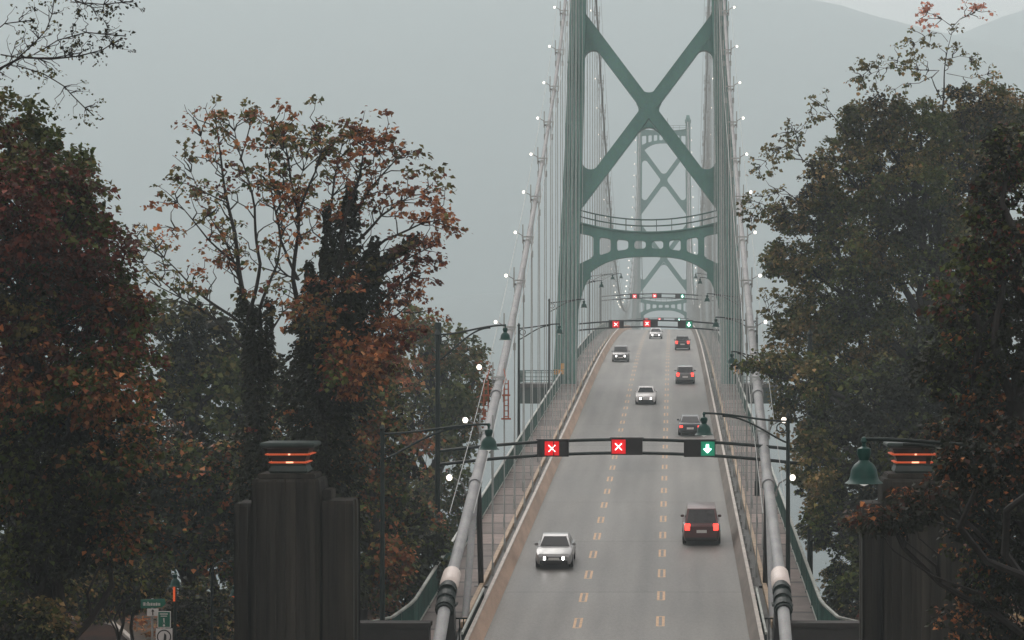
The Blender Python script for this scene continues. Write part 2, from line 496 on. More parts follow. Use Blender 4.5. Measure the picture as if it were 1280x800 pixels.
for s, w in ((-1, 'left'), (1, 'right')):
    a, b = sorted((s * 7.95, s * 8.5))
    slab('bridge_girder', a, b, DB, -.78, -3.4, M['girder'], label='deep green stiffening girder under the %s walk' % w, cat='girder')
    ds = list(np.arange(104, 257, 3.0)) + [257]
    a, b = sorted((s * 6.55, s * 8.35))
    ribbon('sidewalk', a, b, list(np.arange(96, 1000, 3.0)), .13, M['walk'], 'pinkish grey panelled walkway on the %s of the road' % w, 'sidewalk')
    a, b = sorted((s * 5.80, s * 6.34))
    ribbon('sidewalk_edge', a, b, list(np.arange(96, 1000, 3.0)), .06, M['deck'], 'dark grated strip between %s barrier and hangers' % w, 'walk edge')
    a, b = sorted((s * 6.35, s * 6.54))
    slab('kerb', a, b, list(np.arange(112, 560, 4.0)), .27, .0, M['kerbtan'], label='tan steel kerb along the %s row of hangers' % w, cat='kerb', kind='structure')

# low barriers beside the roadway
for s, w in ((-1, 'left'), (1, 'right')):
    o = thing('road_barrier', ('tan concrete roadside barrier left of the oncoming lane' if s < 0 else 'grey tan roadside barrier right of the lane with red tail lights'), 'barrier', (s * 5.57, 300, rz(300)), 'roadside barriers')
    mb = MB()
    ds = list(np.arange(92, 520, 3.0))
    mb.loft([[(s * 5.372, d, rz(d)), (s * 5.46, d, rz(d) + .22), (s * 5.66, d, rz(d) + .74), (s * 5.76, d, rz(d) + .74), (s * 5.78, d, rz(d))] for d in ds])
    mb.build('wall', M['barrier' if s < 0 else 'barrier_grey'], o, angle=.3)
    mb = MB()
    mb.loft([[(s * 5.64, d, rz(d) + .745), (s * 5.64, d, rz(d) + .81), (s * 5.79, d, rz(d) + .81), (s * 5.79, d, rz(d) + .745)] for d in ds])
    mb.build('cap', M['barrier_cap'], o, smooth=False)
    mesh = None
    for k in range(70):
        d = 106 + k * 3.05
        if mesh is None:
            mb = MB()
            mb.box(-.02, .20, -.10, .10, .0, .10); mb.box(.0, .07, -.08, .08, .1, .62)
            mb.box(.07, .24, -.05, .05, .10, .34); mb.box(.02, .18, -.4, -.3, .0, .22); mb.box(.02, .18, .3, .4, .0, .22)
            br = mb.build('bracket', M['gal'], o, smooth=False, local=True)
            mesh = br
        else:
            br = mesh.copy(); COL.objects.link(br); br.parent = o
        br.location = (s * (5.78 - 5.57), d - 300, rz(d) + .07 - rz(300))
        br.rotation_euler = (0, 0, 0 if s > 0 else math.pi)
        KIDS.setdefault(o.name, []).append(br)

# outer railings
def railing(label, pts, zfn, h=1.25, post=4.55, pick=.16):
    """pts: list of (x, d) along the walk."""
    c = pts[len(pts) // 2]
    o = thing('railing', label, 'railing', (c[0], c[1], zfn(c[1])), 'green walkway railings')
    seg = []
    for (x0, d0), (x1, d1) in zip(pts, pts[1:]):
        L = math.hypot(x1 - x0, d1 - d0); n = max(1, int(L / pick))
        seg += [(x0 + (x1 - x0) * i / n, d0 + (d1 - d0) * i / n) for i in range(n)]
    seg.append(pts[-1])
    path = [(x, d, zfn(d)) for x, d in seg]
    mb = MB()
    for x, d, z in path:
        mb.box(x - .02, x + .02, d - .02, d + .02, z + .12, z + h - .03)
    mb.build('balusters', M['rail_green'], o, smooth=False)
    mb = MB(); st = path[::10] + [path[-1]]
    mb.loft([[(x - .06, d, z + h - .03), (x + .06, d, z + h - .03), (x + .06, d, z + h + .05), (x - .06, d, z + h + .05)] for x, d, z in st])
    mb.build('handrail', M['rail_cap'], o, smooth=False)
    mb = MB()
    mb.loft([[(x - .05, d, z + .05), (x + .05, d, z + .05), (x + .05, d, z + .12), (x - .05, d, z + .12)] for x, d, z in st])
    mb.build('bottom_rail', M['rail_cap'], o, smooth=False)
    n = max(2, int(len(path) * pick / post))
    first = None
    for k in range(min(n + 1, 96)):
        x, d, z = path[min(len(path) - 1, int(k * (len(path) - 1) / n))]
        if first is None:
            mb = MB(); mb.box(-.055, .055, -.055, .055, 0, h + .04); mb.box(-.09, .09, -.09, .09, 0, .05)
            p = first = mb.build('post', M['rail_green'], o, smooth=False, local=True)
        else:
            p = first.copy(); COL.objects.link(p); p.parent = o
            KIDS[o.name].append(p)
        p.location = Vector((x, d, z)) - Vector(o.location)
    return o

walkz = lambda d: rz(d) + .13
for s, w in ((-1, 'left'), (1, 'right')):
    railing('green walkway railing %s of the road, flaring out at the bridge end' % w, [(s * 10.4, 103.2), (s * 8.75, 106.0), (s * 8.3, 110), (s * 8.3, 256.5)], walkz)
    railing('green walkway railing %s of the road past the near tower' % w, [(s * 8.3, 265), (s * 8.3, 500)], walkz, pick=.3)

# tower bump-outs
for s, w in ((-1, 'left'), (1, 'right')):
    o = thing('tower_platform', 'small railed platform round the outside of the %s leg of the near tower' % w, 'platform', (s * 10.3, 260, rz(260) - .8), 'platforms beside the near tower')
    z = rz(260) + .1
    a, b = sorted((s * 8.64, s * 12.2))
    mb = MB(); mb.box(a, b, 256.2, 264.6, z - .35, z); mb.build('floor', M['deck'], o, smooth=False)
    for ya in (256.6, 263.8):
        mb = MB(); mb.box(a, b, ya, ya + .3, z - 1.9, z - .36); mb.build('girder', M['girder'], o, smooth=False)
    mb = MB()
    for zz in (.28, .62, 1.0):
        mb.box(a, b, 256.25, 256.31, z + zz, z + zz + .06)
        mb.box(min(s * 12.1, s * 12.17), max(s * 12.1, s * 12.17), 256.32, 264.5, z + zz, z + zz + .06)
    mb.box(a, b, 256.24, 256.34, z + 1.18, z + 1.27)
    for i in range(8):
        x = a + (b - a) * i / 7
        mb.box(x - .03, x + .03, 256.2, 256.24, z, z + 1.18)
    mb.box(min(s * 12.18, s * 12.22), max(s * 12.18, s * 12.22), 256.4, 264.5, z + .1, z + 1.2)
    mb.build('railing', M['rail_green'], o, smooth=False)
# ---------------------------------------------------------------- suspension towers
ZL = np.array([-66., -30., -4., 2., 17., 32.7, 46., 59.])       # heights relative to the camera
OUT = np.array([10.6, 10.0, 9.15, 8.85, 8.1, 7.48, 7.27, 7.2])
INN = np.array([8.1, 7.5, 6.98, 6.86, 6.43, 6.05, 5.92, 5.9])
inn = lambda z: float(np.interp(z, ZL, INN))

def leg_profile():
    """Plan of a leg built of riveted cells: u across (0 inner .. 1 outer), v along the bridge."""
    pts = []
    def side(a, b, nrm, grooves, gd):
        a, b = np.array(a, float), np.array(b, float)
        out = [a]
        for g0, g1 in grooves:
            p, q = a + (b - a) * g0, a + (b - a) * g1
            out += [p, p + np.array(nrm) * gd, q + np.array(nrm) * gd, q]
        return out
    pts += side((0, -.5), (1, -.5), (0, 1), [(.16, .22), (.34, .44), (.58, .66), (.80, .86)], .06)
    pts += side((1, -.5), (1, .5), (-1, 0), [(.2, .3), (.45, .55), (.7, .8)], .10)
    pts += side((1, .5), (0, .5), (0, -1), [(.14, .22), (.34, .44), (.58, .66), (.80, .86)], .06)
    pts += side((0, .5), (0, -.5), (1, 0), [(.15, .24), (.40, .60), (.76, .85)], .10)
    return pts

def x_brace(mb, zc, zlo, zhi, dep):
    w = 1.14
    wl, wh = inn(zlo), inn(zhi)
    a, b, c, d = (-wl, zlo), (wl, zhi), (wl, zlo), (-wh, zhi)
    a, b = (-wl, zlo), (wh, zhi); c, d = (wl, zlo), (-wh, zhi)
    for (p, q), dd in (((a, b), dep), ((c, d), dep - .012)):
        p, q = np.array(p), np.array(q)
        t = (q - p) / np.linalg.norm(q - p); n = np.array([-t[1], t[0]]) * w / 2
        p = p - t * .9; q = q + t * .9
        mb.plate([tuple(p - n), tuple(q - n), tuple(q + n), tuple(p + n)], -dd / 2, dd / 2)
        L_ = np.linalg.norm(q - p)
        for f_ in (.16, .30, .70, .84):    # bolted cover plates over the joints
            m_ = p + t * L_ * f_; h_ = n * .90
            k = [tuple(m_ - t * .42 - h_), tuple(m_ + t * .42 - h_), tuple(m_ + t * .42 + h_), tuple(m_ - t * .42 + h_)]
            mb.plate(k, -dd / 2 - .035, dd / 2 + .035)
        for sgn in (-1, 1):               # edge flanges stand a little proud
            e = n * sgn * .93; f = n * sgn * 1.06
            k = [tuple(p + e), tuple(q + e), tuple(q + f), tuple(p + f)]
            mb.plate(k, -dd / 2 - .05, dd / 2 + .05)
    # crossing fillets
    t1 = np.array(b) - np.array(a); t1 = t1 / np.linalg.norm(t1)
    t2 = np.array(d) - np.array(c); t2 = t2 / np.linalg.norm(t2)
    ce = np.array([0, zc])
    half = w / 2
    den = abs(t1[0] * t2[1] - t1[1] * t2[0])
    for u, v in ((t1, t2), (t2, -t1), (-t1, -t2), (-t2, t1)):
        off = (u + v) * half / den
        mb.plate(fillet(ce + off, u, v, 1.1), -dep / 2 + .03, dep / 2 - .03)
    # leg fillets
    for sx in (-1, 1):
        for (zz, tdir, up) in ((zlo, 1, 1), (zhi, -1, -1)):
            W = inn(zz)
            leg_t = np.array([sx * (inn(zz + 3) - W), 3.0]); leg_t = leg_t / np.linalg.norm(leg_t)
            other = zhi if zz == zlo else zlo
            dg = np.array([-sx * inn(other) - sx * W, other - zz], float); dg = dg / np.linalg.norm(dg)
            n = np.array([-dg[1], dg[0]])
            for lt in (leg_t, -leg_t):
                # the edge of the diagonal on this side
                sgn = 1 if n @ lt > 0 else -1
                e0 = np.array([sx * W, zz]) + n * sgn * half
                # intersection of that edge with the leg line
                A = np.array([[dg[0], -lt[0]], [dg[1], -lt[1]]])
                s_, _ = np.linalg.solve(A, np.array([sx * W, zz]) - e0)
                cpt = e0 + dg * s_
                r = 1.25 if (lt @ dg) < 0.2 else .85
                mb.plate(fillet(cpt, dg, lt, r), -dep / 2 + .03, dep / 2 - .03)

def curve_pts(fn, w, n=28):
    return [(x, fn(x / w)) for x in np.linspace(-w, w, n)]

def tower(d, label):
    zb = rz(d)
    o = thing('suspension_tower', label, 'bridge tower', (0, d, zb), 'green steel bridge towers')
    prof = leg_profile()
    for s in (-1, 1):
        mb = MB(); loops = []
        for zr in np.linspace(-66, 59, 40):
            i, u = np.interp(zr, ZL, INN), np.interp(zr, ZL, OUT)
            dep = np.interp(zr, [-66, 0, 59], [5.2, 3.5, 2.8])
            loops.append([(s * (i + (u - i) * p[0]), d + dep * p[1], ZC + zr) for p in prof])
        mb.loft(loops)
        for zr in list(np.arange(-3, 56, 5.9)):
            i, u = np.interp(zr, ZL, INN), np.interp(zr, ZL, OUT)
            dep = np.interp(zr, [-66, 0, 59], [5.2, 3.5, 2.8])
            xa, xb = sorted((s * (i - .03), s * (u + .03)))
            mb.box(xa, xb, d - dep / 2 - .03, d - dep / 2 + .05, ZC + zr, ZC + zr + .16)
        leg = mb.build('leg', M['paint_green'], o, angle=.3)
        mb = MB()
        xa, xb = sorted((s * 5.75, s * 7.35))
        mb.box(xa, xb, d - 1.9, d + 1.9, ZC + 59, ZC + 59.7)
        mb.loft([[(xa + .15, d - 1.7, ZC + 59.7), (xb - .15, d - 1.7, ZC + 59.7), (xb - .15, d + 1.7, ZC + 59.7), (xa + .15, d + 1.7, ZC + 59.7)],
                 [(xa + .4, d - .8, ZC + 61), (xb - .4, d - .8, ZC + 61), (xb - .4, d + .8, ZC + 61), (xa + .4, d + .8, ZC + 61)]])
        mb.build('saddle', M['paint_green'], leg, smooth=False)
    for nm, zc, lo, hi in (('lower_brace', 22.1, 13.6, 30.4), ('upper_brace', 43.4, 35.2, 51.4)):
        mb = MB(); x_brace(mb, zc, lo, hi, 1.5)
        for i, p in enumerate(mb.v): mb.v[i] = (p[0], p[1] + d, p[2] + ZC)
        mb.build(nm, M['paint_green'], o, angle=.5)
    # portal strut over the road, with its arch and eight openings
    def strut(nm, w, T0, T1, B0, B1, nopen, dep):
        mb = MB(); y0, y1 = d - dep / 2, d + dep / 2
        mb.strip(curve_pts(T1, w), curve_pts(T0, w), y0, y1)
        mb.strip(curve_pts(B1, w), curve_pts(B0, w), y0, y1)
        mb.strip(curve_pts(lambda u: T0(u) + .02, w), curve_pts(lambda u: T0(u) + .14, w), y0 - .2, y1 + .2)
        xs = np.linspace(-w, w, nopen + 1)
        hw = .29
        for k in range(1, nopen):
            x = xs[k]
            mb.box(x - hw, x + hw, y0 + .015, y1 - .015, B0(x / w) - .2, T1(x / w) + .2)
        for k in range(nopen):
            xa = xs[k] + (hw if k > 0 else 0); xb = xs[k + 1] - (hw if k < nopen - 1 else 0)
            r = min(.28, (xb - xa) * .3)
            for x, sg in ((xa, 1), (xb, -1)):
                mb.plate(fillet((x, T1(x / w)), (sg, 0), (0, -1), r, 5), y0 + .03, y1 - .03)
                mb.plate(fillet((x, B0(x / w)), (sg, 0), (0, 1), r, 5), y0 + .03, y1 - .03)
        for i, p in enumerate(mb.v): mb.v[i] = (p[0], p[1], p[2] + ZC)
        mb.build(nm, M['paint_green'], o, angle=.4)
    w = inn(9) + .05
    strut('portal_strut', w, lambda u: 10.28 + .95 * u * u, lambda u: 9.52 + .75 * u * u,
          lambda u: 8.78 - 1.5 * abs(u) ** 2.4, lambda u: 8.0 - 2.6 * abs(u) ** 3.1, 8, 1.6)
    for s in (-1, 1):                      # curved haunches running down the legs
        mb = MB()
        xs_ = np.linspace(0, 1, 12)
        W = inn(6)
        lo = [(s * (W - 1.15 * (1 - t)), 5.75 - 3.2 * (t ** 2.2) if False else 5.9 - 2.9 * t ** 2.0) for t in xs_]
        hi = [(s * (W - 1.15 * (1 - t)), 6.6) for t in xs_]
        mb.strip(lo, hi, d - .79, d + .79)
        for i, p in enumerate(mb.v): mb.v[i] = (p[0], p[1], p[2] + ZC)
        mb.build('haunch', M['paint_green'], o)
    w2 = inn(55) + .05
    strut('top_strut', w2, lambda u: 56.6 + .5 * u * u if abs(u) > .5 else 56.9 - .7 * u * u, lambda u: 55.7 - .3 * u * u,
          lambda u: 54.2 - 1.3 * abs(u) ** 2, lambda u: 53.4 - 2.6 * abs(u) ** 2.6, 8, 1.5)
    mb = MB()
    for side in (-.75, .75):
        for h in (.55, 1.15):
            mb.tube([(x, d + side, ZC + 10.42 + .95 * (x / w) ** 2 + h) for x in np.linspace(-w, w, 24)], .035, 5)
        for x in np.linspace(-w + .1, w - .1, 10):
            mb.box(x - .03, x + .03, d + side - .03, d + side + .03, ZC + 10.4 + .95 * (x / w) ** 2, ZC + 11.57 + .95 * (x / w) ** 2)
    mb.build('catwalk_rail', M['rail_green'], o)
    mb = MB()
    for h in (.6, 1.2):
        mb.tube([(x, d - .6, ZC + 57 + h) for x in (-w2, 0, w2)], .04, 5)
    for x in np.linspace(-w2, w2, 8): mb.box(x - .03, x + .03, d - .63, d - .57, ZC + 56.6, ZC + 58.2)
    mb.tube([(1.0, d, ZC + 56.8), (1.0, d, ZC + 60.2)], .06, 6)
    mb.build('top_rail', M['rail_green'], o)
    return o

tower(D1, 'tall green steel bridge tower with X bracing, the nearer one')
tower(D2, 'pale green bridge tower far off in the mist, framed by the near tower')
for d in (D1, D2):
    for s, w in ((-1, 'left'), (1, 'right')):
        mb = MB(); mb.box(s * 9.4 - 3.4, s * 9.4 + 3.4, d - 5, d + 5, -8, 5)
        tag(mb.build('tower_pier', M['wallc'], smooth=False, bevel=.3), 'concrete pier in the water under the %s leg of the %s tower' % (w, 'near' if d == D1 else 'far'), 'pier')

for s, w in ((-1, 'left'), (1, 'right')):
    o = thing('warning_plate', 'yellow warning plate on the front of the %s leg of the near tower' % w, 'sign', (s * 8.55, 257.6, ZC - 3.6), 'yellow plates on the near tower')
    mb = MB(); mb.cbox((s * 8.55, 257.45, ZC - 3.05), .95, .05, .45); mb.build('plate', M['sign_yellow'], o, smooth=False)
    mb = MB(); mb.cbox((s * 8.2, 257.46, ZC - 2.5), .28, .05, .55); mb.build('upper_plate', M['sign_yellow'], o, smooth=False)
    mb = MB(); mb.cbox((s * 8.4, 257.53, ZC - 3.2), .08, .09, 1.7); mb.build('stem', M['clamp'], o, smooth=False)

# ---------------------------------------------------------------- cables
_pd = np.array([105, 112, 118, 126, 140, 154.3, 162.8, 181, 199, 218, 230, 245, 260.])
_pz = np.array([-9.6, -8.35, -6.95, -4.95, -.45, 2.9, 5.5, 11.5, 18.5, 26.2, 32.6, 44, 60.2])
_pc = np.polyfit((_pd - 180) / 80, _pz, 5)
def cz(d):
    if d > DM: d = 2 * DM - d
    if d < 105: return ZC + np.polyval(_pc, (105 - 180) / 80) - .40 * (105 - d)
    if d <= D1: return ZC + float(np.polyval(_pc, (d - 180) / 80))
    return ZC + 5.4 + (60.2 - 5.4) * ((DM - d) / (DM - D1)) ** 2
XC = 6.5
ORD = ['first', 'second', 'third', 'fourth', 'fifth', 'sixth', 'seventh', 'eighth', 'ninth', 'tenth', 'eleventh', 'twelfth', 'thirteenth', 'fourteenth', 'fifteenth', 'sixteenth', 'seventeenth', 'eighteenth', 'nineteenth', 'twentieth',
       'twenty-first', 'twenty-second', 'twenty-third', 'twenty-fourth', 'twenty-fifth', 'twenty-sixth', 'twenty-seventh', 'twenty-eighth', 'twenty-ninth', 'thirtieth']
band0 = bulb0 = None
side_d = list(np.arange(127, 257, 9.12))
main_d = list(np.arange(D1 + 9.1, D2 - 4, 9.1))
RED_LABEL = None
for s, w in ((-1, 'left'), (1, 'right')):
    X = s * XC
    o = thing('suspension_cable', 'thick pale %s-hand main cable sweeping up from its dark anchor post to the tower tops' % w, 'cable', (X, 105, rz(105)), 'main cables')
    mb = MB()
    ds = list(np.arange(97, 260, 2.5)) + list(np.arange(260, 735, 5.0)) + list(np.arange(735, 890, 8.0))
    mb.tube([(X, d, cz(d)) for d in ds], [float(np.interp(d, [128, 180], [.235, .125])) for d in ds], 14)
    mb.build('cable_strand', M['cable'], o)
    def along(d, off=0.0): 
        return Vector((X, d, cz(d) + off))
    mb = MB(); mb.tube([along(105.45), along(105.6), along(105.8), along(107.1), along(107.4)], [.25, .36, .375, .355, .25], 16); mb.build('sleeve', M['sleeve'], o)
    mb = MB()
    for k in range(3): mb.tube([along(103.55 + k * .66), along(103.9 + k * .66)], .365, 16)
    mb.tube([along(103.4), along(105.5)], .315, 16)
    mb.build('collar', M['pole_green'], o)
    mb = MB(); mb.tube([along(119.5), along(120.1)], .30, 14); mb.tube([along(134), along(134.6)], .29, 14); mb.build('clamp_ring', M['cable'], o)
    mb = MB(); mb.tube([Vector((X, 119.6, cz(119.6) - .3)), Vector((X + s * -.05, 113.2, rz(113.2) + .0))], .16, 10); mb.build('tie_strut', M['cable'], o)
    for off in (-.5, .5):
        mb = MB(); mb.tube([(X + off, d, cz(d) + 1.0) for d in [112] + list(np.arange(118, 258, 4.0)) + list(np.arange(262, 732, 6.0))], .018, 4); mb.build('hand_rope', M['rope'], o)
    for d in side_d + main_d:
        far = d > 420
        slope = math.atan2(cz(d + .5) - cz(d - .5), 1.0)
        if band0 is None:
            mb = MB()
            mb.lathe([(.12, -.32), (.185, -.30), (.185, .30), (.12, .32)], 12, axis='y')
            mb.box(-.36, .36, -.05, .05, .26, .34)
            for sx in (-.3, .3):
                mb.box(sx - .045, sx + .045, -.045, .045, -.1, .30); mb.box(sx - .035, sx + .035, -.03, .03, .35, 1.05)
            band0 = bd = mb.build('cable_band', M['rope'], o, local=True)
        else:
            bd = band0.copy(); COL.objects.link(bd); bd.parent = o
            KIDS[o.name].append(bd)
        bd.location = Vector((X, d, cz(d))) - Vector(o.location)
        bd.rotation_euler = (0, 0, 0)
        mb = MB()
        zb = rz(d) - .1
        for sx in (-.3, .3):
            if cz(d) - .3 - zb < .5: continue
            mb.tube([(X + sx, d, zb), (X + sx * .85, d, cz(d) - .05)], .030 if d < D1 else .036, 5)
            if not far:
                mb.tube([(X + sx * .86, d, cz(d) - .95), (X + sx * .86, d, cz(d) - .55)], .075, 6)
                mb.tube([(X + sx, d, zb), (X + sx, d, zb + .8)], .06, 6)
        if mb.v: mb.build('hanger', M['rope'], o)
    # anchor post under the bend, and the slim dark post of the first hanger
    a = thing('anchor_post', 'black post holding the %s main cable where it bends down to its anchorage' % w, 'post', (X + .25 * s, 104.4, rz(104.4) - 1), 'black anchor posts')
    mb = MB(); mb.loft([[(X - .44, 103.9, rz(104) - 1.2), (X + .44, 103.9, rz(104) - 1.2), (X + .44, 105.2, rz(104) - 1.2), (X - .44, 105.2, rz(104) - 1.2)],
                        [(X - .30, 104.3, cz(104.6) - .36), (X + .30, 104.3, cz(104.6) - .36), (X + .30, 105.0, cz(104.6) - .36), (X - .30, 105.0, cz(104.6) - .36)]])
    mb.build('shaft', M['black'], a, smooth=False)
    mb = MB(); mb.box(X - .40, X + .40, 104.1, 105.1, cz(104.6) - .358, cz(104.6) - .27); mb.build('cradle', M['pole_green'], a, smooth=False)
    mb = MB(); mb.tube([(X, 123.5, rz(123.5) + .1), (X + s * .02, 121.8, cz(121.8) - .2)], .13, 8); mb.box(X - .3, X + .3, 123.2, 123.8, rz(123.5) + .0, rz(123.5) + .14)
    tag(mb.build('hanger_post', M['black']), 'slim black post below the %s main cable just up from the white tie strut' % w, 'post', 'slim black hanger posts')
    # orange access frames either side of the cable
    for off in (-.50, .50):
        mb = MB()
        zt, zb = cz(134) + .75, cz(134) - 1.15
        for q in (-.10, .10):
            mb.tube([(X + off + q, 134 + q, zb), (X + off + q, 134 + q, zt)], .035, 6)
        for z in np.arange(zb + .1, zt, .27):
            mb.bar((X + off - .1, 133.9, z), (X + off + .1, 134.1, z), .045, .045)
        mb.bar((X + off - .24, 134, zb - .02), (X + off + .24, 134, zb - .02), .10, .08)
        mb.bar((X + off - .2, 134, cz(134) + .0), (X + off + .2, 134, cz(134) + .0), .08, .08)
        mb.tube([(X + off, 134, zt), (X + off * .7, 134.6, zt + .55)], .03, 5)
        side = ('outer' if off * s > 0 else 'inner')
        if s < 0:
            tag(mb.build('access_frame', M['orange']), 'orange ladder-like frame on the %s side of the left main cable' % side, 'frame', 'orange cable frames')
    # necklace lights
    cnt = {'side': 0, 'main': 0}
    for d in [117.9] + [x + 0 for x in side_d] + main_d:
        if bulb0 is None:
            bulb0 = empty('cable_light', (0, 0, 0))
            mb = MB(); mb.tube([(0, 0, 0), (.12, 0, .35), (.42, 0, .52)], .025, 5); mb.box(-.06, .06, -.06, .06, -.04, .08); mb.build('stem', M['clamp'], bulb0, local=True)
            mb = MB(); mb.lathe([(.02, -.09), (.065, -.07), (.09, 0), (.065, .07), (.02, .09)], 12, (.52, 0, .52)); mb.build('bulb', M['bulb'], bulb0, local=True)
            b = bulb0
        else:
            b = dup(bulb0)
        b.location = (X + s * .24, d, cz(d) + .05)
        b.rotation_euler = (0, 0, 0 if s > 0 else math.pi)
        b['category'] = 'light'
        b.scale = (1.45,) * 3 if d < 138 else (1,) * 3
        if d < D1:
            b['label'] = '%s white bulb up the %s main cable from its black anchor post' % (ORD[cnt['side']], w); cnt['side'] += 1
            b['group'] = 'bulbs strung along the cables this side of the near tower'
        elif d < 505:
            b['label'] = '%s white bulb down the %s main cable beyond the near tower' % (ORD[cnt['main']], w); cnt['main'] += 1
            b['group'] = 'bulbs strung along the cables beyond the near tower'
        else:
            b['label'] = 'tiny white bulb on the %s cable rising to the misty far tower' % w
            b['group'] = 'tiny bulbs on the far %s cable' % w
            b.scale = (1.3, 1.3, 1.3)

# ---------------------------------------------------------------- lane signal gantries
def arch_z(z, x, half, rise): return z + rise * (1 - (x / half) ** 2)

def gantry(d, half, z, rise, posts, label, r=.075):
    o = thing('signal_gantry', label, 'gantry', (0, d, rz(d)), 'lane signal gantries')
    for zz in (0.0, .62):
        mb = MB(); mb.tube([(x, d, arch_z(z, x, half, rise) + zz) for x in np.linspace(-half, half, 25)], r, 8)
        mb.build('beam', M['pole_green'], o)
    if posts:
        for s in (-1, 1):
            mb = MB(); mb.tube([(s * half, d, rz(d) - .3), (s * half, d, posts)], [.14, .10], 10); mb.lathe([(.12, 0), (.15, .05), (.05, .25), (.0, .3)], 10, (s * half, d, posts))
            p = mb.build('post', M['pole_green'], o)
            if d < 200 and s < 0:
                mb = MB(); mb.box(-half - .28, -half + .30, d - .55, d - .16, rz(d) + 1.2, rz(d) + 2.35); mb.build('control_box', M['pole_green'], o, smooth=False, bevel=.03)
    return o

GR = {1: 'nearest gantry', 2: 'gantry at the near tower', 3: 'small gantry under the tower portal', 4: 'faint farthest gantry'}
def signal(d, x, z, lit, kind, lane, g):
    """x: middle of the housing, lit: offset of the lit square."""
    o = thing('lane_signal', '%s lane signal over the %s lane on the %s' % ('red X' if kind == 'x' else 'green arrow', lane, GR[g]), 'lane signal', (x, d, z), 'lane control signals')
    yb = d - .10
    mb = MB(); mb.box(x - .73, x + .73, yb - .22, yb, z - .06, z + .70); mb.box(x - .78, x + .78, yb - .24, yb - .02, z + .705, z + .75)
    for q in (-.73, 0.02, .69): mb.box(x + q, x + q + .04, yb - .34, yb - .222, z - .04, z + .69)
    mb.build('housing', M['black'], o, smooth=False)
    c = x + lit
    mb = MB(); mb.box(c - .33, c + .33, yb - .245, yb - .224, z, z + .65)
    f = mb.build('lit_face', M['redface' if kind == 'x' else 'greenface'], o, smooth=False)
    mb = MB(); zc = z + .325
    if kind == 'x':
        mb.bar((c - .15, yb - .262, zc - .15), (c + .15, yb - .262, zc + .15), .10, .03)
        mb.bar((c - .15, yb - .266, zc + .15), (c + .15, yb - .266, zc - .15), .10, .03)
    else:
        mb.plate([(c, zc - .21), (c + .19, zc - .01), (c + .07, zc), (c + .06, zc + .20), (c - .06, zc + .20), (c - .07, zc), (c - .19, zc - .01)], yb - .275, yb - .25)
    mb.build('symbol', M['redsym' if kind == 'x' else 'greensym'], f, smooth=False)

def pxX(px, d): return CX + (px - 840) * d / F
gantry(125, 8.62, ZC - 5.78, .55, ZC + .2, 'dark green arched gantry across the road, nearest one, with tall left post')
gantry(264, 6.9, ZC + .95, .35, None, 'thin arched gantry between the legs of the near tower')
gantry(413, 8.7, ZC + 6.0, .45, ZC + 8.3, 'faint arched gantry beyond the near tower, seen under its portal', .085)
gantry(640, 8.7, ZC + 4.2, .4, ZC + 7.5, 'misty farthest gantry just showing over the crest of the road', .085)
for d, hs, g in ((125, ((691.5, -.05, 'x', 'left'), (783.5, -.38, 'x', 'middle'), (874.5, .36, 'a', 'right')), 1),
                 (264, ((770.5, -.05, 'x', 'left'), (813, -.33, 'x', 'middle'), (856.5, .36, 'a', 'right')), 2),
                 (413, ((793.3, 0, 'x', 'left'), (821, -.33, 'x', 'middle'), (850, .36, 'a', 'right')), 3),
                 (640, ((808, 0, 'x', 'left'), (826, -.33, 'x', 'middle'), (847, .36, 'a', 'right')), 4)):
    half, z, rise = {125: (8.62, ZC - 5.78, .55), 264: (6.9, ZC + .95, .35), 413: (8.7, ZC + 6.0, .45), 640: (8.7, ZC + 4.2, .4)}[d]
    for px, lit, k, lane in hs:
        x = pxX(px, d - .1)
        signal(d, x, arch_z(z, x, half, rise) - .02, lit, k, lane, g)

# ---------------------------------------------------------------- street lamps
def bell(o, c, sc=1.0, lit=None):
    x, y, z = c
    L = lambda pr: [(r * sc, h * sc * 1.3) for r, h in pr]
    mb = MB()
    mb.lathe(L([(.0, .0), (.05, -.02), (.09, -.10), (.05, -.14), (.06, -.20), (.17, -.24), (.19, -.33), (.15, -.43), (.13, -.47), (.16, -.50), (.26, -.56), (.335, -.66), (.365, -.80), (.40, -.87), (.50, -.93), (.47, -.935), (.36, -.86), (.30, -.70), (.0, -.62)]), 22, c)
    s = mb.build('lamp_shade', M['lamp_green'], o)
    mb = MB(); mb.lathe(L([(.0, -.66), (.2, -.70), (.27, -.83), (.2, -.93), (.0, -.99)]), 16, c)
    mb.build('lens', lit or M['lampglow'], o)

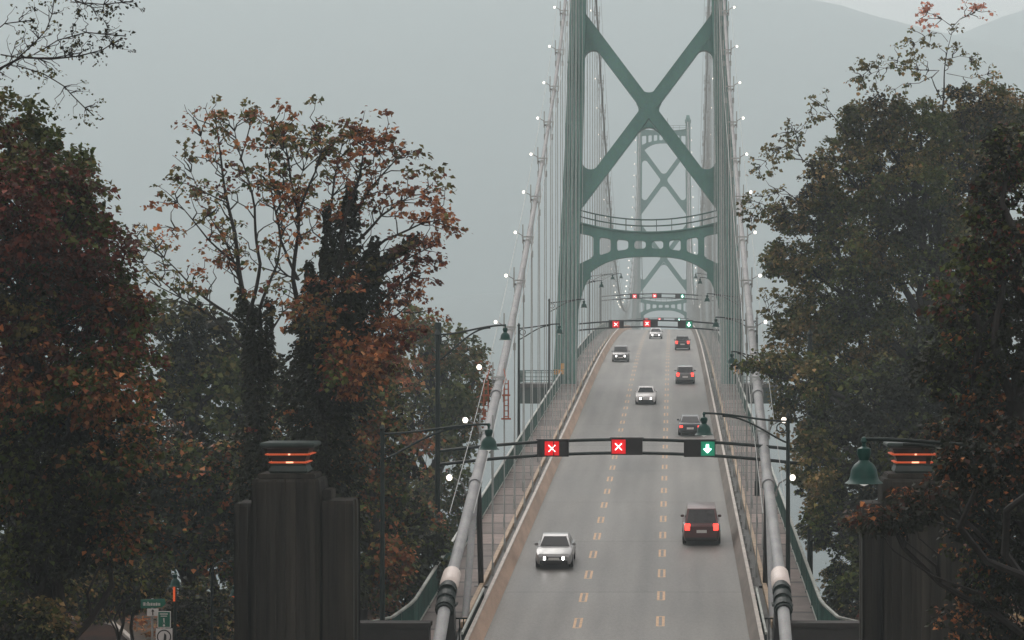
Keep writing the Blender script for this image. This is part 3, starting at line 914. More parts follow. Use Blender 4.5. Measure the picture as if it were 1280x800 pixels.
def street_lamp(px_, d, lx, ztop, label, sc=1.0, zbase=None, hump=.8, base=True):
    """Post at x=px_, lamp hung at x=lx, top of lamp at ztop."""
    zb = rz(d) if zbase is None else zbase
    o = thing('street_lamp', label, 'street lamp', (px_, d, zb), 'green bell street lamps')
    sg = 1 if lx > px_ else -1
    zp = ztop - hump * .35
    mb = MB(); mb.tube([(px_, d, zb), (px_, d, zb + 1.0), (px_, d, zb + 1.02), (px_, d, zp + .15)], [.16, .15, .105, .075], 10); mb.lathe([(.09, 0), (.11, .05), (.04, .2), (0, .22)], 10, (px_, d, zp + .15))
    mb.build('post', M['pole_green'], o)
    n = 16
    mb = MB()
    L = lx - px_
    up = []
    for i in range(n + 1):
        t = i / n
        up.append((px_ + L * t, d, zp + (ztop + .02 - zp) * (3 * t * t - 2 * t ** 3)))
    mb.tube(up, .045, 7)
    lo = []
    for i in range(n + 1):
        t = i / n * .78
        lo.append((px_ + L * t, d, zp - hump + (ztop - zp + hump - .1) * math.sin(t / .78 * math.pi / 2) ** 1.25 ))
    mb.tube(lo, .04, 7)
    mb.tube([(px_ + sg * .27 + .2 * math.cos(q), d, zp - .28 + .2 * math.sin(q)) for q in np.linspace(0, 2 * math.pi, 17)], .025, 6)
    mb.build('arm', M['pole_green'], o)
    bell(o, (lx, d, ztop + .08), sc)
    return o

Zr = lambda py, d: ZC + (425 - py) * d / F
street_lamp(pxX(478, 105), 105, pxX(611, 105), Zr(531, 105), 'green bell lamp left of the road on the nearest low left post', .86, ZC - 13, 1.0)
street_lamp(-8.62, 125.3, pxX(631.5, 125.3), Zr(407, 125.3), 'green bell lamp on a long arm high above the tall left gantry post', .62, ZC - .2, 1.2)
street_lamp(pxX(985, 112), 112, pxX(880, 112), Zr(517, 112), 'green bell lamp hung over the right lane from the post by the right railing', .80, None, .9)
street_lamp(pxX(1300, 60), 60, pxX(1080, 60), Zr(550, 60), 'big green bell lamp among the dark trees on the right, nearest of all', .86, ZC - 14.5, .55)
for k, (s, d, lab) in enumerate([(-1, 190, 'green bell lamp in front of the left leg of the near tower'), (1, 161, 'green bell lamp in front of the right leg of the near tower'),
                 (1, 201, 'green bell lamp just inside the right leg of the near tower'), (-1, 237, 'green bell lamp just inside the left leg of the near tower'),
                 (1, 251, 'small bell lamp on the right, under the right end of the portal'), (-1, 296, 'small bell lamp on the left walk, first one past the near tower'),
                 (1, 315, 'small bell lamp on the right walk, first one past the near tower'), (-1, 352, 'tiny bell lamp on the left walk, second one past the near tower'),
                 (1, 372, 'tiny bell lamp on the right walk, second one past the near tower'), (-1, 410, 'tiny misty bell lamp on the left walk, third past the near tower')]):
    street_lamp(s * (8.55 if d != 161 else 7.3), d, s * 5.5 if d not in (161, 190) else (pxX(915, 161) if d == 161 else pxX(699, 190)), rz(d) + (9.0 if d not in (161,) else 8.7), lab, .66 if d != 190 else .62)

# ---------------------------------------------------------------- portal pylons, lanterns, parapets
for s, w in ((-1, 'left'), (1, 'right')):
    X = s * 9.75 + (.1 if s < 0 else 0); d = 84.0
    zb = float(land(X, d)) - .5
    o = thing('concrete_pylon', ('fluted dark concrete gate pylon left of the road with stepped shoulders' if s < 0 else 'fluted dark concrete gate pylon half hidden in the trees right of the road'), 'pylon', (X, d, zb), 'gate pylons')
    zt = Zr(597, d)
    def fluted(x0, x1, y0, y1, z0, z1, n):
        xs_ = np.linspace(x0, x1, n * 2 + 1)
        pts = []
        for k in range(n * 2):
            dep = .0 if k % 2 == 0 else .055
            pts += [(xs_[k], y0 + dep), (xs_[k + 1], y0 + dep)]
        ysl = np.linspace(y0, y1, n * 2 + 1)
        for k in range(n * 2):
            dep = .0 if k % 2 == 0 else .055
            pts += [(x1 - dep, ysl[k]), (x1 - dep, ysl[k + 1])]
        for k in range(n * 2):
            dep = .0 if k % 2 == 0 else .055
            pts += [(xs_[-1 - k], y1 - dep), (xs_[-2 - k], y1 - dep)]
        for k in range(n * 2):
            dep = .0 if k % 2 == 0 else .055
            pts += [(x0 + dep, ysl[-1 - k]), (x0 + dep, ysl[-2 - k])]
        lp = []
        cx, cy = (x0 + x1) / 2, (y0 + y1) / 2
        for z, k in ((z0, 1.0), (z1 - .28, 1.0), (z1 - .1, .985), (z1, .95)):
            lp.append([(cx + (x - cx) * k, cy + (y - cy) * k, z) for x, y in pts])
        return lp
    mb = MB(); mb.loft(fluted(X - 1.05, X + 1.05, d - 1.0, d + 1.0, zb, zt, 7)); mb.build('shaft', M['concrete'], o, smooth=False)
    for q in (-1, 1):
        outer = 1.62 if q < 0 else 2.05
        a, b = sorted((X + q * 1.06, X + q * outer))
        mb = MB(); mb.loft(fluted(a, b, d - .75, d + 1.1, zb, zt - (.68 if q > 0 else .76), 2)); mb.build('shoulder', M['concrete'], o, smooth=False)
    a, b = X + 1.06, X + 1.32
    mb = MB(); mb.box(a, b, d - .5, d + .8, zt - .66, zt - .35); mb.box(X - .88, X + .88, d - .85, d + .85, zt + .002, zt + .16); mb.build('cap', M['concrete'], o, smooth=False, bevel=.03)
    # lantern
    c = (X + (.02 if s < 0 else -.05), d, zt + .165)
    l = thing('pylon_lantern', 'flat-topped teal lantern with glowing amber rings on the %s concrete pylon' % w, 'lantern', c, 'amber pylon lanterns')
    def sq(r): return [(c[0] - r, c[1] - r), (c[0] + r, c[1] - r), (c[0] + r, c[1] + r), (c[0] - r, c[1] + r)]
    def frus(mbx, prof): mbx.loft([[(x, y, c[2] + z) for x, y in sq(r)] for r, z in prof])
    mb = MB(); frus(mb, [(.55, 0), (.60, .06), (.54, .22), (.56, .28)]); mb.build('base', M['lantern_teal'], l, smooth=False)
    mb = MB(); frus(mb, [(.50, .285), (.52, .42), (.60, .60), (.66, .76)]); mb.build('core', M['black'], l, smooth=False)
    for r0, z0 in ((.60, .30), (.70, .55)):
        mb = MB(); frus(mb, [(r0 - .06, z0), (r0, z0 + .02), (r0, z0 + .05), (r0 - .06, z0 + .06)]); mb.build('ring', M['amber'], l, smooth=False)
        mb = MB(); mb.cbox((c[0] + .05, c[1] - r0 - .012, c[2] + z0 + .035), .22 if z0 < .5 else .06, .02, .045); mb.build('lamp', M['amberhot'], l, smooth=False)
    mb = MB(); frus(mb, [(.66, .765), (.80, .80), (.84, .86), (.84, .93), (.76, .96)]); mb.build('lid', M['lantern_teal'], l, smooth=False, bevel=.02)
    # low parapet at the bridge end
    a, b = sorted((s * 7.05, s * 10.6)) if s < 0 else (pxX(985, 104), pxX(1078, 104))
    mb = MB(); mb.box(a, b, 103.0, 103.9, rz(104) - 1.5, Zr(783, 103.5)); mb.box(a - .06, b + .06, 102.94, 103.96, Zr(783, 103.5) + .002, Zr(777, 103.5))
    tag(mb.build('parapet_wall', M['wallc'], smooth=False, bevel=.02), 'low dark concrete wall closing off the %s walkway at the bridge end' % w, 'wall', 'low end walls')
    # end rail beside the barrier
    o = thing('guard_panel', 'short green guard panel between the %s barrier and the main cable post' % w, 'guard rail', (s * 5.95, 110, rz(110)), 'short guard panels')
    mb = MB(); mb.loft([[(s * 5.86 - .04, y, rz(y) + 1.02), (s * 5.86 + .04, y, rz(y) + 1.02), (s * 5.86 + .04, y, rz(y) + 1.12), (s * 5.86 - .04, y, rz(y) + 1.12)] for y in (104, 110, 116)]); mb.build('rail', M['rail_cap'], o, smooth=False)
    mb = MB()
    for y in np.arange(104, 116.1, .4): mb.box(s * 5.86 - .02, s * 5.86 + .02, y - .02, y + .02, rz(y), rz(y) + 1.03)
    for x in np.linspace(5.95, 6.9, 7): mb.box(s * x - .02, s * x + .02, 107.98, 108.02, rz(108), rz(108) + 1.0)
    mb.box(min(s * 5.92, s * 6.95), max(s * 5.92, s * 6.95), 107.96, 108.04, rz(108) + 1.0, rz(108) + 1.06)
    mb.build('bars', M['pole_green'], o, smooth=False)

# ---------------------------------------------------------------- park corner on the left: path, lamps, signs
kp = []
for px, py in ((90, 771), (122, 772), (142, 776), (155, 783), (165, 792), (172, 801), (178, 815)):
    d = 11.35 * F / (py - 425)
    kp.append((pxX(px, d), d, ZC - 11.35))
def gz(x, y): return float(land(x, y))
mb = MB()
mb.loft([[(x - .09, y, gz(x, y) - .1), (x + .09, y, gz(x, y) - .1), (x + .09, y, gz(x, y) + .16), (x - .09, y, gz(x, y) + .16)] for x, y, z in kp])
tag(mb.build('kerb', M['barrier_cap'], smooth=False), 'curved pale kerb of the park path at the lower left', 'kerb', kind='structure')
mb = MB(); N_ = len(kp)
vs = []
for x, y, z in kp:
    for t in np.linspace(.1, 6.0, 8):
        vs.append((x - t * .9, y - t * .55, gz(x - t * .9, y - t * .55) + .05))
mb.add(vs, [(i * 8 + k, i * 8 + k + 1, (i + 1) * 8 + k + 1, (i + 1) * 8 + k) for i in range(N_ - 1) for k in range(7)])
tag(mb.build('path', M['path']), 'dark park path inside the curved kerb at the lower left', 'path', kind='structure')

o = thing('park_lamp', 'small green park lamp with an amber glow on its pole, between sign and pylon', 'park lamp', (pxX(219, 86), 86, gz(pxX(219, 86), 86)), 'small park lamps')
x, y, z = o.location
zt = Zr(716, 86)
mb = MB(); mb.tube([(x, y, z - .1), (x, y, zt - .2)], .05, 8); mb.tube([(x, y, zt + .0), (x, y, zt + .6)], .018, 6); mb.build('post', M['pole_green'], o)
bell(o, (x, y, zt + .08), .42, M['amberlamp'])
mb = MB(); mb.tube([(x - .02, y - .08, zt - .9), (x - .02, y - .08, zt - .35)], .035, 8); mb.build('glow_tube', M['amberlamp'], o)
o = thing('park_lamp', 'hooked green park lamp with an orange bulb tucked beside the left pylon', 'park lamp', (pxX(265, 90), 90, gz(pxX(265, 90), 90)), 'small park lamps')
x, y, z = o.location
zt = Zr(702, 90)
mb = MB(); mb.tube([(x, y, z - .1), (x, y, zt - .35)], .045, 8)
r = .37
mb.tube([(x, y, zt - .35)] + [(x + r - r * math.cos(a), y, zt - .37 + r * math.sin(a)) for a in np.linspace(0, math.pi, 12)] + [(x + 2 * r, y, zt - .75)], .03, 7); mb.build('post', M['pole_green'], o)
bell(o, (x + 2 * r, y, zt - .70), .36, M['amberlamp'])
mb = MB(); mb.lathe([(0, -.09), (.07, -.06), (.09, 0), (.06, .08), (0, .1)], 12, (x + 2 * r, y - .02, zt - 1.1)); mb.build('bulb', M['amberlamp'], o)

# signs
d = 84.0
def sx_(px): return pxX(px, d)
o = thing('street_sign', 'green street name blade over a white arrow plate at the lower left', 'street sign', (sx_(191), d, gz(sx_(191), d)), 'park corner signs')
mb = MB(); mb.tube([(sx_(190), d + .05, gz(sx_(190), d) - .1), (sx_(190), d + .05, Zr(748, d))], .035, 8); mb.build('post', M['gal'], o)
mb = MB(); mb.plate([(sx_(176), Zr(760.5, d)), (sx_(203), Zr(759, d)), (sx_(207), Zr(755, d)), (sx_(206), Zr(748.5, d)), (sx_(176), Zr(749.5, d))], d - .02, d + .015); bl = mb.build('name_blade', M['sign_green'], o, smooth=False)
mb = MB(); xx = 179.0
for wd, hh in ((.9, 1), (1.7, 1.0), (.7, .8), (0, 0), (1.8, 1.1), (1.6, .8), (1.7, .85), (1.2, .8), (1.6, .8), (1.8, .9), (1.2, .8), (1.4, .8)):
    if wd: mb.box(sx_(xx), sx_(xx + wd * .85), d - .028, d - .022, Zr(757, d), Zr(757 - 4.2 * hh, d))
    xx += wd + .55
mb.build('lettering', M['sign_white'], bl, smooth=False)
mb = MB(); mb.box(sx_(184), sx_(198), d - .02, d + .012, Zr(770, d), Zr(760.8, d)); pl = mb.build('arrow_plate', M['sign_white'], o, smooth=False)
mb = MB(); c = 191.2
mb.plate([(sx_(c - 2.0), Zr(764.3, d)), (sx_(c + 2.0), Zr(764.3, d)), (sx_(c), Zr(761.2, d))], d - .03, d - .023); mb.box(sx_(c - .7), sx_(c + .7), d - .029, d - .023, Zr(769, d), Zr(764.32, d)); mb.build('arrow', M['black'], pl, smooth=False)
d = 83.2
o = thing('route_sign', 'green pedestrian route sign above a white square sign with black ring', 'sign', (sx_(205), d, gz(sx_(205), d)), 'park corner signs')
mb = MB(); mb.tube([(sx_(205), d + .05, gz(sx_(205), d) - .1), (sx_(205), d + .05, Zr(766, d))], .035, 8); mb.build('post', M['gal'], o)
mb = MB(); mb.box(sx_(197), sx_(213.5), d - .015, d + .012, Zr(784.5, d), Zr(764, d)); mb.build('border_plate', M['sign_white'], o, smooth=False)
mb = MB(); mb.box(sx_(198), sx_(212.5), d - .022, d - .017, Zr(783.6, d), Zr(764.9, d)); gp = mb.build('green_plate', M['sign_green'], o, smooth=False)
mb = MB()
mb.box(sx_(200), sx_(210), d - .03, d - .024, Zr(768.0, d), Zr(766.8, d)); mb.box(sx_(201), sx_(209), d - .03, d - .024, Zr(770.6, d), Zr(769.5, d))
mb.lathe([(0, -.004), (.022, -.004), (.022, .004), (0, .004)], 10, (sx_(205), d - .028, Zr(773.4, d)), axis='y')
mb.bar((sx_(205), d - .027, Zr(774.3, d)), (sx_(205.2), d - .027, Zr(777, d)), .035, .006)
mb.bar((sx_(205.2), d - .028, Zr(777, d)), (sx_(203.8), d - .028, Zr(779.3, d)), .022, .006); mb.bar((sx_(205.2), d - .0285, Zr(777, d)), (sx_(206.6), d - .0285, Zr(779.3, d)), .022, .006)
mb.lathe([(0, -.004), (.035, -.004), (.035, .004), (0, .004)], 10, (sx_(205.2), d - .028, Zr(781.6, d)), axis='y')
mb.build('walker_symbol', M['sign_white'], gp, smooth=False)
mb = MB(); mb.box(sx_(195), sx_(215.5), d - .015, d + .012, Zr(806, d), Zr(785.6, d)); wp = mb.build('white_plate', M['sign_white'], o, smooth=False)
mb = MB(); cx_, cz_ = sx_(205.2), Zr(796, d)
nn = 28
for k in range(nn):
    a0, a1 = 2 * math.pi * k / nn, 2 * math.pi * (k + 1) / nn
    ro, ri = .222, .185
    mb.plate([(cx_ + ri * math.cos(a0), cz_ + ri * math.sin(a0)), (cx_ + ro * math.cos(a0), cz_ + ro * math.sin(a0)), (cx_ + ro * math.cos(a1), cz_ + ro * math.sin(a1)), (cx_ + ri * math.cos(a1), cz_ + ri * math.sin(a1))], d - .022, d - .017)
mb.plate([(cx_ + .01, cz_ + .12), (cx_ + .07, cz_ + .06), (cx_ + .075, cz_ - .06), (cx_ + .03, cz_ - .15), (cx_ - .02, cz_ - .15), (cx_ - .005, cz_ + .02)], d - .024, d - .0175)
mb.build('ring_symbol', M['black'], wp, smooth=False)

# ---------------------------------------------------------------- vehicles
def paint(name, col, metal=.3):
    m = mat(name, col, .35, metal=metal, var=.08, scale=1.5)
    m.node_tree.nodes['Principled BSDF'].inputs['Coat Weight'].default_value = .5
    return m
CARP = {'silver': paint('silver_paint', (.30, .31, .31)), 'white': paint('white_paint', (.52, .52, .51), 0), 'grey': paint('grey_paint', (.14, .145, .145)),
        'dark': paint('charcoal_paint', (.022, .024, .026)), 'maroon': paint('maroon_paint', (.085, .028, .028)), 'blue': paint('slate_paint', (.05, .06, .07))}
CARMESH = {}
def car(label, col, style, x, d, away, lights=True):
    """style: 'sedan', 'suv' or 'van'. The nose points to -y in local space."""
    L, W, H, hood, belt = {'sedan': (4.6, 1.80, 1.44, .98, .96), 'suv': (4.6, 1.86, 1.70, 1.10, 1.08), 'van': (5.0, 1.95, 1.92, 1.15, 1.12)}[style]
    o = thing('car' if style != 'van' else 'van', label, 'car' if style != 'van' else 'van', (0, 0, 0), 'vehicles on the bridge road')
    w = W / 2
    hood0 = hood - .22
    tail = L * .82 if style == 'sedan' else L * .985
    stations = [(-L / 2, .38, hood0 - .14, .80), (-L / 2 + .10, .24, hood0 - .02, .90), (-L / 2 + .45, .20, hood0 + .10, .97), (-L / 2 + 1.25, .19, hood - .04, 1.0), (-.1, .19, belt, 1.0),
                (L / 2 - 1.1, .19, belt + .02, 1.0), (L / 2 - .45, .20, belt + (.0 if style == 'sedan' else .03), .97), (L / 2 - .10, .26, belt - .03, .92), (L / 2, .40, belt - .12, .84)]
    loops = []
    for y, zl, zh, k in stations:
        a = w * k
        loops.append([(-a * .90, y, zl), (-a * .99, y, zl + (zh - zl) * .28), (-a, y, zl + (zh - zl) * .62), (-a * .97, y, zh - .05), (-a * .86, y, zh), (a * .86, y, zh), (a * .97, y, zh - .05), (a, y, zl + (zh - zl) * .62), (a * .99, y, zl + (zh - zl) * .28), (a * .90, y, zl)])
    mb = MB(); mb.loft(loops); body = mb.build('body', CARP[col], o, local=True, angle=.5)
    y0, y1 = -L / 2 + 1.15, (L / 2 - .55 if style == 'sedan' else L / 2 - .12)          # glasshouse foot
    r0, r1 = y0 + (.75 if style != 'van' else .55), (y1 - .85 if style == 'sedan' else y1 - .35)
    wb, wr = w * .88, w * (.68 if style == 'sedan' else .74)
    zb, zt = belt - .03, H
    cab = lambda y, ww, z: [(-ww, y, z), (ww, y, z)]
    rows = [(y0, wb, zb), (r0, wr, zt - .05), (r0 + .35, wr, zt), (r1 - .3, wr, zt), (r1, wr, zt - .05), (y1, wb, zb)]
    mb = MB()
    mb.loft([[(-wb, y0, zb), (wb, y0, zb), (wb, y0 + .02, zb), (-wb, y0 + .02, zb)]] +
            [[(-ww, y, z), (ww, y, z), (wb, min(max(y, y0 + .1), y1 - .1), zb), (-wb, min(max(y, y0 + .1), y1 - .1), zb)] for y, ww, z in rows[1:-1]] +
            [[(-wb, y1 - .02, zb), (wb, y1 - .02, zb), (wb, y1, zb), (-wb, y1, zb)]])
    mb.build('roof', CARP[col], o, local=True, angle=.5)
    def pane(nm, quad, off):
        q = [Vector(p) for p in quad]
        n = (q[1] - q[0]).cross(q[3] - q[0]).normalized()
        if n.dot(Vector(off)) < 0: n = -n
        c = sum(q, Vector()) / 4
        q = [c + (p - c) * .88 for p in q]
        mb = MB(); mb.add([p + n * .006 for p in q] + [p + n * .014 for p in q], [(0, 1, 2, 3), (7, 6, 5, 4), (0, 4, 5, 1), (1, 5, 6, 2), (2, 6, 7, 3), (3, 7, 4, 0)])
        mb.build(nm, M['glass'], o, local=True, smooth=False)
    pane('windscreen', [(-wb, y0 + .02, zb + .03), (wb, y0 + .02, zb + .03), (wr, r0, zt - .05), (-wr, r0, zt - .05)], (0, -1, .5))
    pane('rear_window', [(-wb, y1 - .02, zb + .03), (wb, y1 - .02, zb + .03), (wr, r1, zt - .05), (-wr, r1, zt - .05)], (0, 1, .5))
    mid = (r0 + r1) / 2
    for s in (-1, 1):
        pane('side_window', [(s * wb, y0 + .35, zb + .03), (s * wb, mid - .03, zb + .03), (s * wr, mid - .03, zt - .08), (s * wr, r0 + .12, zt - .08)], (s, 0, .3))
        pane('side_window', [(s * wb, mid + .03, zb + .03), (s * wb, y1 - .35, zb + .03), (s * wr, r1 - .1, zt - .08), (s * wr, mid + .03, zt - .08)], (s, 0, .3))
        mb = MB(); mb.cbox((s * (w * .88 + .12), y0 + .55, zb + .08), .18, .10, .13); mb.build('mirror', CARP[col], o, local=True, smooth=False, bevel=.02)
        # head and tail lamps
        mb = MB(); yf = -L / 2 - .022
        mb.loft([[(s * w * .79, yf + .07, hood0 - .30), (s * w * .44, yf, hood0 - .29), (s * w * .44, yf, hood0 - .155), (s * w * .79, yf + .07, hood0 - .125)],
                 [(s * w * .88, yf + .20, hood0 - .29), (s * w * .44, yf + .15, hood0 - .29), (s * w * .44, yf + .15, hood0 - .155), (s * w * .88, yf + .20, hood0 - .12)]])
        mb.build('headlight', M['head'] if lights and not away else M['gal'], o, local=True, smooth=False)
        zl = belt - .34
        mb = MB(); mb.box(*sorted((s * w * .60, s * w * .88)), L / 2 - .14, L / 2 + .012, zl, zl + (.20 if style == 'sedan' else .36))
        mb.build('tail_light', M['tail'], o, local=True, smooth=False, bevel=.02)
        for yy in (-L / 2 + .85, L / 2 - .90):
            mb = MB(); R = .33 if style == 'sedan' else .37
            mb.lathe([(R * .62, -.10), (R * .94, -.10), (R, -.06), (R, .06), (R * .94, .10), (R * .62, .10)], 18, (s * (w - .10), yy, R), axis='x')
            t = mb.build('wheel', M['tyre'], o, local=True)
            mb = MB(); mb.lathe([(R * .15, -.02), (R * .3, -.015), (R * .58, -.01), (R * .61, .0), (R * .61, .03)], 14, (s * (w - .10) + s * .085, yy, R), axis='x')
            mb.build('rim', M['rim'], t, local=True)
    mb = MB(); mb.box(-.40, .40, -L / 2 - .012, -L / 2 + .1, hood0 - .27, hood0 - .15); mb.box(-.66, .66, -L / 2 - .006, -L / 2 + .12, .24, .43); mb.build('grille', M['black'], o, local=True, smooth=False)
    mb = MB(); mb.box(-.26, .26, -L / 2 - .022, -L / 2 - .008, .46, .57); mb.build('number_plate', M['sign_white'], o, local=True, smooth=False)
    mb = MB(); mb.box(-w * .86, w * .86, L / 2 - .06, L / 2 + .03, .28, .44); mb.build('bumper', M['black'], o, local=True, smooth=False, bevel=.02)
    mb = MB(); mb.box(-.26, .26, L / 2 + .002, L / 2 + .016, belt - .45, belt - .30); mb.build('number_plate', M['sign_white'], o, local=True, smooth=False)
    o.location = (x, d, rz(d) + .01)
    sl = math.atan2(rz(d + 1) - rz(d - 1), 2)
    o.rotation_euler = (sl, 0, 0) if not away else (-sl, 0, math.pi)
    return o

car('silver car with bright white headlights coming down the left lane, nearest oncoming one', 'silver', 'sedan', -3.45, 132, False)
car('white car with lit headlights coming down the middle lane', 'white', 'sedan', -.05, 236, False)
car('pale grey car with headlights on in the left lane, close to the near tower gantry', 'grey', 'suv', -3.45, 300, False)
car('small silver car with headlights on in the middle lane near the crest', 'silver', 'sedan', .0, 372, False)
car('maroon van with red tail lights driving away in the right lane, nearest of that lane', 'maroon', 'van', 3.75, 141, True)
car('dark grey car with red tail lights in the right lane beside the bell lamp', 'blue', 'sedan', 3.6, 205, True)
car('grey car with red tail lights in the right lane, third one away from us', 'grey', 'suv', 3.5, 262, True)
car('charcoal car in the right lane climbing towards the crest, farthest of that lane', 'dark', 'suv', 3.5, 330, True)
# ---------------------------------------------------------------- vegetation
GRN = np.array([(.036, .054, .012), (.052, .065, .016), (.030, .044, .011), (.062, .070, .018)])
OLV = np.array([(.078, .074, .024), (.098, .086, .027), (.060, .058, .018), (.112, .092, .032)])
DRK = np.array([(.012, .015, .008), (.017, .019, .010), (.010, .012, .007)])  # dark ivy, and understory shade put into the leaf colour
RED = np.array([(.085, .022, .015), (.062, .021, .015), (.110, .030, .019), (.060, .026, .018)])
ORG = np.array([(.20, .070, .025), (.25, .105, .040), (.15, .050, .022), (.17, .085, .035)])
YEL = np.array([(.20, .13, .05), (.16, .115, .05), (.24, .16, .07)])
SAL = np.array([(.42, .19, .13), (.36, .15, .10), (.46, .24, .17)])
PAL = {'q': np.array([(.045, .016, .011), (.035, .015, .010), (.055, .024, .013)]), 'g': GRN, 'o': OLV, 'd': DRK, 'r': RED, 'n': ORG, 'y': YEL, 's': SAL}

def fnoise(p, s, seed=0.0):
    x, y, z = p[:, 0] / s + seed, p[:, 1] / s + seed * 1.7, p[:, 2] / s - seed
    return (np.sin(x * 1.9 + 1.2 * np.sin(z * 1.3)) + np.sin(y * 1.7 + 1.4 * np.cos(x)) + np.sin(z * 2.1 + 1.1 * np.sin(y * 1.1))) / 3

def leaf_mesh(name, C, A, S, T, parent, flat=.6):
    """C centres, A pointing directions, S sizes, T tints; each leaf is a small folded blade of two halves with a notch."""
    n = len(C)
    A = A / np.linalg.norm(A, axis=1, keepdims=True)
    U = RNG.normal(0, 1, (n, 3)) * flat; U[:, 2] += 1.0
    B = np.cross(A, U); B /= np.linalg.norm(B, axis=1, keepdims=True) + 1e-9
    Nn = np.cross(B, A)
    s = S[:, None]
    k = RNG.uniform(.36, .54, (n, 1)); fo = RNG.uniform(.05, .22, (n, 1)); dr = RNG.uniform(-.05, .18, (n, 1))
    base = C - A * s * .5
    tip = C + A * s * .5 - Nn * s * dr
    l1 = C - A * s * .12 + B * s * k + Nn * s * fo
    r1 = C - A * s * .12 - B * s * k + Nn * s * fo
    V = np.stack([base, l1, tip, r1], 1).reshape(-1, 3)
    loc = np.array(parent.location) if parent is not None else np.zeros(3)
    V = V - loc
    i = np.arange(n) * 4
    tri = np.stack([i, i + 1, i + 2, i, i + 2, i + 3], 1).reshape(-1)
    me = bpy.data.meshes.new(name)
    me.vertices.add(len(V)); me.vertices.foreach_set('co', V.astype(np.float32).ravel())
    me.loops.add(len(tri)); me.loops.foreach_set('vertex_index', tri.astype(np.int32))
    me.polygons.add(len(tri) // 3)
    me.polygons.foreach_set('loop_start', np.arange(0, len(tri), 3, dtype=np.int32))
    try: me.polygons.foreach_set('loop_total', np.full(len(tri) // 3, 3, dtype=np.int32))
    except Exception: pass
    at = me.attributes.new('tint', 'FLOAT_COLOR', 'POINT')
    c4 = np.ones((n, 4, 4), np.float32); c4[:, :, :3] = T[:, None, :]
    at.data.foreach_set('color', c4.ravel())
    me.update(calc_edges=True)
    me.materials.append(M['leaf'])
    o = bpy.data.objects.new(name, me); COL.objects.link(o)
    if parent is not None:
        o.parent = parent
        KIDS.setdefault(parent.name, []).append(o)
    return o

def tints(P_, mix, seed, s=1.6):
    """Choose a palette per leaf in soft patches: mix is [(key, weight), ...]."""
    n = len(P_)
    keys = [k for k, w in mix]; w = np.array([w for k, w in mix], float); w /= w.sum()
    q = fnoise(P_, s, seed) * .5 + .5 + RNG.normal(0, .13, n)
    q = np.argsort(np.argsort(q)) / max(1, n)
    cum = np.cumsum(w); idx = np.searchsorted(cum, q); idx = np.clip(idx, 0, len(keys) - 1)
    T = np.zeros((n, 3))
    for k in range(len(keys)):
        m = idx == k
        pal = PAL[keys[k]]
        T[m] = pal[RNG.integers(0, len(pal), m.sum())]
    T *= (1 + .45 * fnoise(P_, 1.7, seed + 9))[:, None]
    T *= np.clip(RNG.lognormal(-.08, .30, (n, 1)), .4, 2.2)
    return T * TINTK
TINTK = 1.5

def clusters_to_leaves(cc, out, per, rc, size, droop=.35, squash=.55):
    n = len(cc)
    m = RNG.poisson(per, n); m = np.maximum(m, 2)
    idx = np.repeat(np.arange(n), m)
    k = len(idx)
    d = RNG.normal(0, 1, (k, 3)); d /= np.linalg.norm(d, axis=1, keepdims=True)
    r = RNG.uniform(0, 1, (k, 1)) ** .5
    rcl = (RNG.uniform(.6, 1.35, n) * rc)[idx][:, None]
    off = d * r * rcl
    off[:, 2] *= squash
    hor = off[:, :2]
    off[:, 2] -= droop * (np.linalg.norm(hor, axis=1) ** 2) / rc          # umbrella shape
    C = cc[idx] + off
    A = off * np.array([1, 1, .5]) / rc + out[idx] * .5 + RNG.normal(0, .45, (k, 3))
    A[:, 2] -= .45
    S = size * RNG.uniform(.45, 1.4, k)
    return C, A, S

def ellip(c, rx, ry, rz_, n, shell=.72):
    d = RNG.normal(0, 1, (n, 3)); d /= np.linalg.norm(d, axis=1, keepdims=True)
    r = np.where(RNG.uniform(0, 1, n) < shell, RNG.uniform(.80, 1.06, n), RNG.uniform(.2, .85, n))[:, None]
    return np.array(c) + d * r * np.array([rx, ry, rz_]), d

def limb(a, b, n=7, sag=.0, wob_=.25):
    a, b = np.array(a, float), np.array(b, float)
    L = np.linalg.norm(b - a)
    ph = RNG.uniform(0, 6.28, 3)
    pts = []
    for i in range(n + 1):
        t = i / n
        p = a + (b - a) * t
        e = math.sin(math.pi * t)
        p = p + np.array([math.sin(3 * t * 2 + ph[0]), math.sin(2.4 * t * 2 + ph[1]), .5 * math.sin(2 * t * 2 + ph[2])]) * wob_ * e * L * .12
        p[2] += sag * e * L
        pts.append(p)
    return pts

